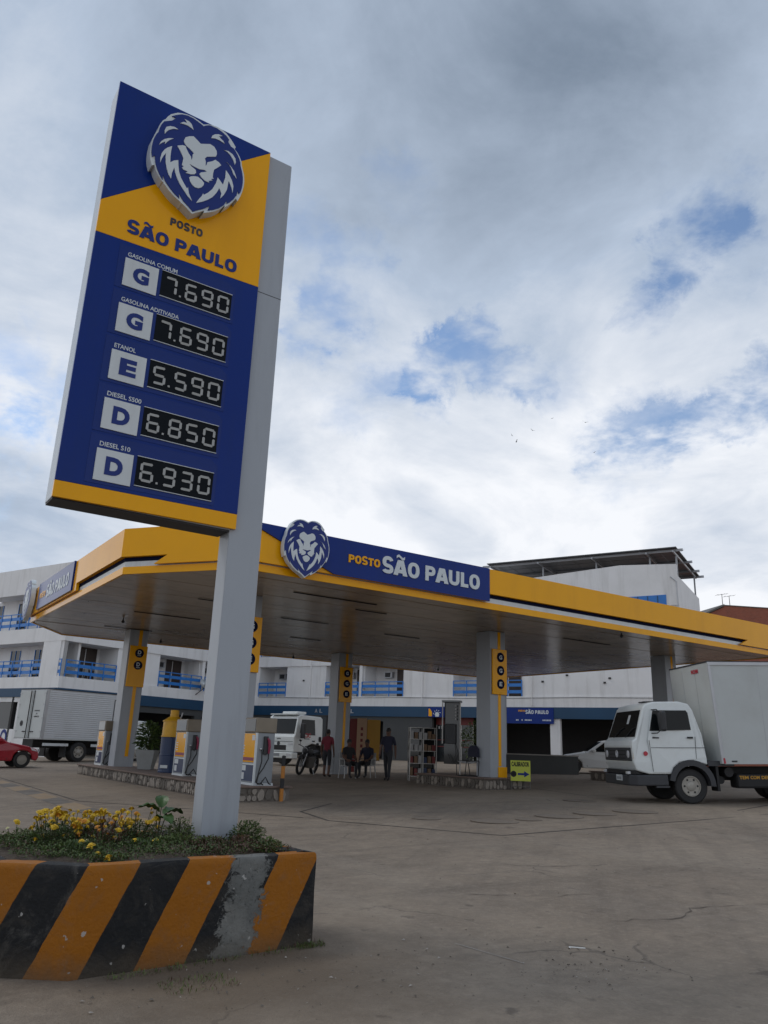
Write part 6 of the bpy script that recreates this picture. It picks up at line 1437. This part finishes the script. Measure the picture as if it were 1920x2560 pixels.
# ================================================================ people
M['skin'] = mat('skin', (0.11, 0.055, 0.036), 0.55, var=0.1)
M['hair'] = mat('black_hair', (0.012, 0.010, 0.009), 0.6)
M['shirt_red'] = mat('dark_red_shirt', (0.17, 0.018, 0.035), 0.8, var=0.2)
M['shirt_navy'] = mat('navy_shirt', (0.012, 0.014, 0.034), 0.8, var=0.2)
M['shirt_dark'] = mat('charcoal_shirt', (0.014, 0.014, 0.017), 0.8, var=0.2)
M['trouser'] = mat('dark_trousers', (0.022, 0.024, 0.03), 0.8, var=0.2)
M['shoe'] = mat('dark_shoe', (0.02, 0.018, 0.017), 0.6)
def person(loc, az, height, joints, label, shirt='shirt_navy', shorts=False, z0=None):
    """one skinned body; joints is a dict of positions for a 1.70 m figure facing +x"""
    J = {k: Vector(v) for k, v in joints.items()}
    me = bpy.data.meshes.new('body'); names = list(J)
    chain = [('pelvis', 'belly'), ('belly', 'chest'), ('chest', 'neck'), ('neck', 'chin'), ('chin', 'head'), ('head', 'crown')]
    for s in 'LR': chain += [('chest', 'sh' + s), ('sh' + s, 'el' + s), ('el' + s, 'wr' + s), ('wr' + s, 'palm' + s), ('pelvis', 'hip' + s), ('hip' + s, 'kn' + s), ('kn' + s, 'an' + s), ('an' + s, 'toe' + s)]
    vs = [J[n] for n in names]; es = [(names.index(a), names.index(b)) for a, b in chain]
    rad = {'pelvis': (.15, .12), 'belly': (.145, .115), 'chest': (.165, .12), 'neck': (.058, .06), 'chin': (.068, .078), 'head': (.078, .098), 'crown': (.06, .072), 'sh': (.07, .065), 'el': (.045, .045), 'wr': (.03, .034), 'palm': (.02, .042), 'hip': (.10, .10), 'kn': (.062, .065), 'an': (.042, .045), 'toe': (.042, .035)}
    # fingers: five short chains rooted in each palm
    for s in 'LR':
        pb = J['palm' + s]; d = (J['palm' + s] - J['wr' + s]).normalized(); side = Vector((1, 0, 0)) if abs(d.x) < 0.7 else Vector((0, 0, 1))
        side = (side - d * side.dot(d)).normalized()
        for k, (o, L_) in enumerate(((0.032, 0.062), (0.011, 0.072), (-0.011, 0.067), (-0.032, 0.052), (0.05, 0.045))):
            a = pb + side * o + d * 0.02; t = a + d * L_ + Vector((0, 0.012 * (1 if s == 'R' else -1), 0))
            if k == 4: a = pb + side * 0.03 - d * 0.02; t = a + d * 0.05 + side * 0.03
            nm = 'f%s%d' % (s, k); names += [nm + 'a', nm + 'b']; vs += [a, t]; es += [(names.index('palm' + s), len(vs) - 2), (len(vs) - 2, len(vs) - 1)]
    me.from_pydata([tuple(v) for v in vs], es, [])
    ob = bpy.data.objects.new('body', me); COL.objects.link(ob)
    sk = ob.modifiers.new('skin', 'SKIN'); sk.use_smooth_shade = True
    for i, n in enumerate(names):
        key = n if n in rad else (n[:-1] if n[:-1] in rad else None)
        rr = rad[key] if key else (.009, .009)
        me.skin_vertices[0].data[i].radius = rr; me.skin_vertices[0].data[i].use_root = (n == 'pelvis')
    ob.modifiers.new('sub', 'SUBSURF').levels = 2; ob.modifiers['sub'].render_levels = 2
    bpy.context.view_layer.update(); dg = bpy.context.evaluated_depsgraph_get()
    m2 = bpy.data.meshes.new_from_object(ob.evaluated_get(dg)); bpy.data.objects.remove(ob)
    m2.materials.clear()
    for k in ('skin', shirt, 'trouser', 'shoe', 'hair'): m2.materials.append(M[k])
    def near(p, a, b):
        ab = b - a; t = max(0, min(1, (p - a).dot(ab) / max(1e-6, ab.length_squared))); return (p - (a + ab * t)).length, t
    for f in m2.polygons:
        p = f.center; best = min(((near(p, J[a], J[b])[0], near(p, J[a], J[b])[1], a, b) for a, b in chain), key=lambda q: q[0]); _, t, a, b = best
        k = 0
        if b in ('belly', 'chest') or (b == 'neck' and t < 0.6) or a == 'chest': k = 1
        elif a.startswith('sh') : k = 1 if t < 0.75 else 0
        elif a == 'pelvis' or a.startswith('hip'): k = 2
        elif a.startswith('kn'): k = (2 if t < (0.15 if shorts else 0.92) else 0)
        elif a.startswith('an'): k = 3
        elif a in ('chin', 'head'): k = 0
        f.material_index = k; f.use_smooth = True
    p = Vector(loc); zz = gz(p.x, p.y) if z0 is None else z0
    r = empty('person', (p.x, p.y, zz), heading(az)); s = height / 1.70; r.scale = (s, s, s); tag(r, label, 'person')
    o = bpy.data.objects.new('body', m2); COL.objects.link(o); o.parent = r
    hd = J['head']; hb = MB(); hb.ball((hd.x - 0.014, hd.y, hd.z + 0.035), 0.093, 0.083, 0.095, 12); hb.build('hair', 'hair', r, smooth=True)
    fx = hd.x + 0.082
    MB().ball((fx + 0.012, hd.y, hd.z - 0.02), 0.02, 0.014, 0.022, 6).build('nose', 'skin', r, smooth=True)
    for s_ in (-1, 1):
        MB().ball((fx - 0.004, hd.y + s_ * 0.032, hd.z + 0.012), 0.012, 0.015, 0.008, 6).build('eye', 'hair', r)
        MB().ball((hd.x - 0.005, hd.y + s_ * 0.082, hd.z - 0.005), 0.02, 0.01, 0.03, 6).build('ear', 'skin', r)
    MB().ball((fx - 0.006, hd.y, hd.z - 0.06), 0.01, 0.026, 0.006, 6).build('mouth', 'shirt_red', r)
    return r
def stand(step=0.0, swing=0.0):
    d = {'pelvis': (0, 0, .92), 'belly': (.01, 0, 1.08), 'chest': (0, 0, 1.30), 'neck': (0, 0, 1.45), 'chin': (.02, 0, 1.52), 'head': (.012, 0, 1.595), 'crown': (0, 0, 1.65)}
    for s, y in (('L', 1), ('R', -1)):
        st = step * y
        d.update({'sh' + s: (0, .185 * y, 1.37), 'el' + s: (-.02 - swing * y * .5, .235 * y, 1.10), 'wr' + s: (.04 - swing * y, .24 * y, .86), 'palm' + s: (.05 - swing * y * 1.2, .24 * y, .79),
                  'hip' + s: (st * .1, .09 * y, .87), 'kn' + s: (st * .55 + .02, .10 * y, .48), 'an' + s: (st - .02, .10 * y, .08), 'toe' + s: (st + .15, .12 * y, .04)})
    return d
def seated(lean=0.0):
    d = {'pelvis': (0, 0, .50), 'belly': (.0, 0, .66), 'chest': (lean * .6, 0, .88), 'neck': (lean * .9, 0, 1.03), 'chin': (lean + .02, 0, 1.10), 'head': (lean + .02, 0, 1.175), 'crown': (lean + .01, 0, 1.23)}
    for s, y in (('L', 1), ('R', -1)):
        d.update({'sh' + s: (lean * .7, .185 * y, .95), 'el' + s: (lean + .05, .24 * y, .70), 'wr' + s: (lean + .26, .17 * y, .60), 'palm' + s: (lean + .33, .15 * y, .58),
                  'hip' + s: (.05, .09 * y, .48), 'kn' + s: (.43, .13 * y, .50), 'an' + s: (.40, .12 * y, .08), 'toe' + s: (.56, .13 * y, .04)})
    return d
person((-1.69, 28.74), 20, 1.60, stand(0.03, 0.02), 'person in a dark red shirt and shorts standing beside the motorcycle', 'shirt_red', True)
person((0.42, 27.12), 200, 1.66, stand(0.17, 0.12), 'person in dark navy clothes walking under the canopy', 'shirt_navy')
person((-0.95, 28.3), 150, 1.70, seated(0.06), 'person in dark clothes seated on a chair beside the shaded column', 'shirt_dark')
person((-0.25, 28.9), 205, 1.70, seated(0.10), 'person in dark clothes seated left of the walking person', 'shirt_navy')
M['chair_plastic'] = mat('pale_plastic', (0.42, 0.42, 0.42), 0.5, var=0.1)
def plastic_chair(x, y, z, rz, label, s=1.0):
    r = empty('plastic_chair', (x, y, z), rz); r.scale = (s, s, s); tag(r, label, 'chair', 'white plastic chairs')
    MB().box(-0.21, 0.21, -0.21, 0.21, 0.40, 0.425).build('seat', 'chair_plastic', r, bevel=0.01)
    MB().quadprism([(-0.22, -0.2, 0.43), (-0.19, -0.2, 0.43), (-0.19, 0.2, 0.43), (-0.22, 0.2, 0.43)], [(-0.30, -0.17, 0.84), (-0.27, -0.17, 0.84), (-0.27, 0.17, 0.84), (-0.30, 0.17, 0.84)]).build('backrest', 'chair_plastic', r)
    for a in (-1, 1):
        for c in (-1, 1): MB().cyl((a * 0.18, c * 0.18, 0.40), (a * 0.22, c * 0.22, 0), 0.022, 0.018, 8).build('leg', 'chair_plastic', r)
        MB().tube([(0.19, a * 0.2, 0.42), (0.18, a * 0.23, 0.62), (-0.22, a * 0.21, 0.64)], 0.018).build('armrest', 'chair_plastic', r)
plastic_chair(-0.95, 28.3, gz(-0.95, 28.3), heading(150), 'plastic chair under the person beside the shaded column')
plastic_chair(-0.25, 28.9, gz(-0.25, 28.9), heading(205), 'plastic chair under the person left of the walking person')
pc = BA + dW * 2.6 - nW * 0.9; plastic_chair(pc.x, pc.y, 4.54, ANGW - 1.2, 'white plastic chair on the hotel balcony')

# ================================================================ under the canopy and along the shop fronts
def ab_at(px, py, Y):
    d = pix_dir(px, py); return Vector((d.x / d.y * Y, Y, CAM_Z + d.z / d.y * Y))
M['lime'] = mat('lime_board', (0.50, 0.55, 0.06), 0.5, var=0.08)
def tyre_board():
    p = W(16.56, 17.2); r = empty('sign_board', (p.x, p.y, gz(p.x, p.y)), R_(-6)); tag(r, 'lime yellow board with an arrow standing beside the column base', 'sign board')
    b = MB().box(-0.28, 0.28, -0.015, 0.015, 0.24, 0.80).build('board', 'lime', r)
    text('CALIBRADOR', 0.50, 0.13, 0.003, 'chassis', 'board_lettering', b, (-0.255, -0.0155, 0.635), bold=0.04)
    MB().prism([(-0.08, 0.40), (0.10, 0.40), (0.10, 0.345), (0.25, 0.43), (0.10, 0.515), (0.10, 0.46), (-0.08, 0.46)], 'y', -0.018, -0.0155).build('arrow', 'lion_blue', b)
    MB().lathe([(0.085, -0.018), (0.085, -0.0155), (0.045, -0.0155), (0.045, -0.018)], 20, (-0.20, 0, 0.43), 'y').build('tyre_drawing', 'chassis', b)
    for s in (-1, 1): MB().box(s * 0.265 - 0.012, s * 0.265 + 0.012, -0.01, 0.03, 0, 0.239).build('leg', 'dirt_metal', r)
    MB().box(-0.265, 0.265, -0.005, 0.02, 0.08, 0.10).build('crossbar', 'dirt_metal', r)
tyre_board()
M['ad_red'] = mat('dark_red_panel', (0.16, 0.018, 0.016), 0.5, var=0.15)
M['card'] = mat('cardboard', (0.20, 0.13, 0.08), 0.8, var=0.2)
M['carton_w'] = mat('pale_carton', (0.38, 0.38, 0.38), 0.6, var=0.2)
M['frame_al'] = mat('aluminium_frame', (0.40, 0.39, 0.37), 0.4, metal=0.4)
def cabinet():
    q = W(16.6, 22.6); z = IZ2; x0 = ab_at(1025, 1945, 27.4); z = gz(x0.x, 27.4); r = empty('display_cabinet', (x0.x + 0.42, 27.4, z), R_(4)); tag(r, 'glazed display cabinet of oil products near the walking person', 'cabinet')
    w, d, h = 0.9, 0.45, 1.72
    for a in (-1, 0, 1):
        for c in (0, 1): MB().box(a * w / 2 - 0.015, a * w / 2 + 0.015, c * d - 0.015, c * d + 0.015, 0.0, h).build('upright', 'frame_al', r)
    for zz in (0.14, 0.55, 0.95, 1.33, 1.70): MB().box(-w / 2 + 0.016, w / 2 - 0.016, 0.016, d - 0.016, zz, zz + 0.02).build('shelf', 'frame_al', r)
    MB().box(-w / 2, w / 2, d + 0.016, d + 0.02, 0.15, 1.7).build('back_panel', 'glass_dark', r)
    R0 = Matrix.Translation(r.location) @ Matrix.Rotation(R_(4), 4, 'Z')
    k = 0
    for zz in (0.162, 0.572, 0.972, 1.352):
        for xx in (-0.38, -0.23, -0.09, 0.09, 0.23, 0.37):
            o = MB().box(-0.055, 0.055, 0, 0.2, 0, random.uniform(0.16, 0.28)).build('product_carton', random.choice(('card', 'carton_w', 'carton_w', 'card', 'pump_navy', 'ad_red')))
            o.matrix_world = R0 @ Matrix.Translation((xx, 0.08, zz))
            tag(o, '%s carton on the %s shelf of the display cabinet' % (('leftmost', 'second from left', 'third from left', 'third from right', 'second from right', 'rightmost')[k % 6], ('lowest', 'second', 'third', 'top')[k // 6]), 'carton', 'cartons in the display cabinet'); k += 1
cabinet()
def air_booth():
    p = W(15.95, 19.6); z = IZ2; r = empty('air_hose_booth', (p.x, p.y, z), ROT - R_(50)); tag(r, 'slim metal booth with two pale posts beside the column', 'booth')
    for x in (-0.28, 0.28): MB().cyl((x, 0, 0 if x > 0 else 0.9), (x, 0, 2.15), 0.018, 0.018, 8).build('post', 'frame_al', r)
    MB().box(-0.30, 0.30, -0.03, 0.25, 2.151, 2.21).build('top', 'pump_grey', r)
    MB().box(-0.26, 0.26, 0.18, 0.21, 0.3, 2.15).build('back_panel', 'glass_dark', r)
    MB().box(-0.2, 0.12, 0.05, 0.179, 0.9, 1.5).build('machine', 'plastic_dk', r, bevel=0.02)
    for k in range(5): MB().ball((0.13, 0.0, 2.05 - k * 0.1), 0.022, 0.022, 0.035, 6).build('hanging_bead', 'chair_plastic', r)
    MB().tube([(0.1, 0.1, 0.9), (0.16, 0, 0.6), (0.05, 0, 0.35), (-0.1, 0.0, 0.6)], 0.012).build('hose', 'black', r)
air_booth()
def cord_chair():
    p = W(15.72, 18.55); r = empty('cord_chair', (p.x, p.y, gz(p.x, p.y) + 0.31), R_(-150)); tag(r, 'round tubular cord chair with dark cloth over its back beside the column', 'chair')
    ring = [(0.30 * math.cos(a), 0.27 * math.sin(a), 0.02 if math.cos(a) < 0.5 else 0.02) for a in [2 * math.pi * k / 20 for k in range(21)]]
    MB().tube(ring, 0.013).build('base_ring', 'black', r)
    back = [(-0.22, 0.27 * math.cos(a), 0.45 + 0.42 * math.sin(a)) for a in [math.pi * k / 14 for k in range(15)]]
    MB().tube([(0.24, 0.2, 0.03), (0.22, 0.25, 0.42), (-0.22, 0.27, 0.45)] , 0.013).tube([(0.24, -0.2, 0.03), (0.22, -0.25, 0.42), (-0.22, -0.27, 0.45)], 0.013).tube(back, 0.013).tube([(-0.22, 0.27, 0.45), (-0.24, 0.2, 0.03)], 0.013).tube([(-0.22, -0.27, 0.45), (-0.24, -0.2, 0.03)], 0.013).build('frame', 'black', r)
    for k in range(9):
        y = -0.22 + k * 0.055; MB().tube([(0.22, y, 0.42), (0.0, y, 0.37), (-0.21, y, 0.43)], 0.006, 5).build('cord', 'chair_plastic', r)
    MB().prism([(-0.27, 0.55), (0.27, 0.55), (0.25, 0.78), (0.12, 0.88), (-0.12, 0.88), (-0.25, 0.78)], 'x', -0.25, -0.20).build('cloth', 'shirt_navy', r, bevel=0.015)
cord_chair()
# advertising panels and machines against the shop wall
M['ad_beige'] = mat('beige_banner', (0.42, 0.27, 0.17), 0.6, var=0.1)
M['ad_yellow'] = mat('yellow_panel', (0.45, 0.24, 0.02), 0.5, var=0.1)
def panel(name, x0, x1, y0, y1, Y, m, label, th=0.06, cat='panel', bands=0):
    a, b_, c = ab_at(x0, y1, Y), ab_at(x1, y1, Y), ab_at(x0, y0, Y)
    r = empty(name, (a.x, Y, a.z)); tag(r, label, cat)
    w, h = b_.x - a.x, c.z - a.z
    MB().box(0, w, 0, th, 0, h).build('sheet', m, r)
    MB().box(-0.02, w + 0.02, 0.01, th + 0.02, -0.02, -0.001).build('lower_edge', 'dirt_metal', r)
    for k in range(bands): MB().box(w * 0.38, w * 0.62, -0.006, -0.001, h * (0.2 + 0.13 * k), h * (0.27 + 0.13 * k)).build('painted_mark', 'ad_red', r)
    return r
panel('advertising_machine', 870, 890, 1796, 1930, 33.5, 'ad_red', 'dark red upright panel behind the shaded column', 0.5)
panel('tall_banner', 889, 914, 1795, 1905, 33.2, 'ad_beige', 'tall beige banner with an upright red mark row', 0.04, 'banner', 5)
panel('advertising_hoarding', 915, 948, 1799, 1900, 33.6, 'ad_yellow', 'large yellow panel beside the beige banner', 0.05)
def facade_sign(s0, s1, z0, z1, label, name='shop_sign'):
    p = fpt(s0, 0.14, z0); r = empty(name, p, ANGM); tag(r, label, 'sign'); MB().box(0, s1 - s0, 0, 0.05, 0, z1 - z0).build('board', 'blue', r); return r
sg = facade_sign(19.6, 22.62, 2.95, 3.86, 'blue shop sign with orange and white lettering beside the right column')
heavy_text('POSTO', 0.42, 0.10, 0.004, 'orange', 'sign_lettering', sg, (0.85, -0.001, 0.68))
sao_paulo(1.42, 0.21, 0.004, 'lion_white', 'sign_lettering', sg, (1.30, -0.001, 0.56))
for (x, w) in ((0.7, 0.26), (1.05, 0.13), (1.25, 0.5), (2.35, 0.6)):
    for k in range(max(1, int(w / 0.09))): MB().box(x + k * 0.09, x + k * 0.09 + 0.06, -0.004, -0.001, 0.16, 0.24).build('small_mark', 'lion_white', sg)
sg = facade_sign(14.35, 15.95, 3.25, 3.86, 'small blue sign with part of the white emblem above the shop door')
MB().prism([(0.06, 0.05), (0.30, 0.05), (0.30, 0.32), (0.15, 0.52), (0.06, 0.52)], 'y', -0.006, -0.001).build('yellow_corner', 'orange', sg)
for k in range(5):
    a = 0.5 + k * 0.55; MB().tube([(0.66 + 0.30 * math.cos(a), -0.008, 0.10 + 0.36 * math.sin(a)), (0.66 + 0.2 * math.cos(a + .2), -0.008, 0.10 + 0.28 * math.sin(a + .2))], 0.018, 5).build('emblem_stroke', 'lion_white', sg)
MB().prism([(0.55, 0.03), (0.78, 0.03), (0.82, 0.18), (0.76, 0.3), (0.57, 0.3), (0.51, 0.18)], 'y', -0.006, -0.001).build('emblem_face', 'lion_white', sg)
# shop front right of the grey wall: dark door with frame, red fascia strip
def shop_front():
    p = fpt(14.62, -0.6); r = empty('storefront', p, ANGM); tag(r, 'dark shop front with pale door frame under the small blue sign', 'shop front')
    MB().box(0, 2.6, 0, 0.06, 0, 2.75).build('glazing', 'glass_dark', r)
    MB().box(0, 2.6, -0.05, -0.001, 2.25, 2.72).build('red_strip', 'ad_red', r)
    for x in (0.0, 0.85, 1.75, 2.54): MB().box(x, x + 0.05, -0.04, -0.0015, 0, 2.24).build('frame', 'frame_al', r)
    for k in range(6): MB().box(0.15 + k * 0.2, 0.25 + k * 0.2, -0.006, -0.0015, 2.0, 2.18).build('window_mark', 'chair_plastic', r)
    for zz in (0.9, 1.3): MB().box(0.06, 2.5, -0.02, -0.0015, zz, zz + 0.05).build('rail', 'ad_red', r)
shop_front()
def low_wall(x0, x1, Y, h, label):
    za = gz(x0, Y); r = empty('low_wall', (x0, Y, za)); tag(r, label, 'wall'); L_ = x1 - x0; MB().box(0, L_, 0, 0.15, -0.2, h).build('masonry', 'grey_wall', r); MB().box(-0.03, L_ + 0.03, -0.03, 0.18, h + 0.001, h + 0.05).build('coping', 'concrete', r)
low_wall(5.55, 8.75, 35.2, 0.78, 'low grey wall in front of the dark open workshop')
potted(25.3, 29.2, gab(25.3, 29.2), 1.5, 0.75, 'dark bush under the blue shop sign', 700, False)
potted(15.6, 34.8, gab(15.6, 34.8), 1.9, 0.8, 'bush behind the nearest fuel pump and the flatbed truck', 700, False)
# painted letters on the sill at the far left
pe = BA + dE * 5.75 + nE * 0.004
text('SAO', 1.6, 0.95, 0.01, 'lion_blue', 'wall_letters', bpy.data.objects['hotel_building'], (pe.x - BO.x, pe.y - BO.y, 0.62 - 0.4), (math.pi / 2, 0, math.atan2(-dE.y, -dE.x)), bold=0.03)
# birds far off
M['bird'] = mat('bird_black', (0.02, 0.02, 0.022), 0.8)
for i, (px, py, lab) in enumerate(((1463, 1056, 'small dark bird gliding highest in the flock on the right'), (1331, 1076, 'small dark bird in the middle of the flock'), (1280, 1089, 'leftmost small dark bird in the sky'), (1291, 1104, 'small dark bird lowest of the left pair in the sky'), (1486, 1131, 'lowest right small dark bird in the sky'), (1381, 1046, 'tiny dark bird between the others'))):
    p = ab_at(px, py, 150.0); s = (0.9, 0.7, 0.5, 0.7, 0.4, 0.4)[i]
    b = MB(); b.ball((0, 0, 0), 0.28 * s, 0.08 * s, 0.08 * s, 6)
    for k in (-1, 1): b.add([(0.08 * s, 0, 0.02), (-0.1 * s, 0, 0.02), (-0.12 * s, k * 0.8 * s, 0.28 * s), (0.02 * s, k * 0.75 * s, 0.28 * s), (0.08 * s, 0, -0.02), (-0.1 * s, 0, -0.02)], [(0, 1, 2, 3), (4, 5, 2, 3)])
    o = b.build('bird', 'bird'); place(o, p, (R_(20), R_(-10), R_(60 + i * 40))); tag(o, lab, 'bird', 'birds circling in the sky')
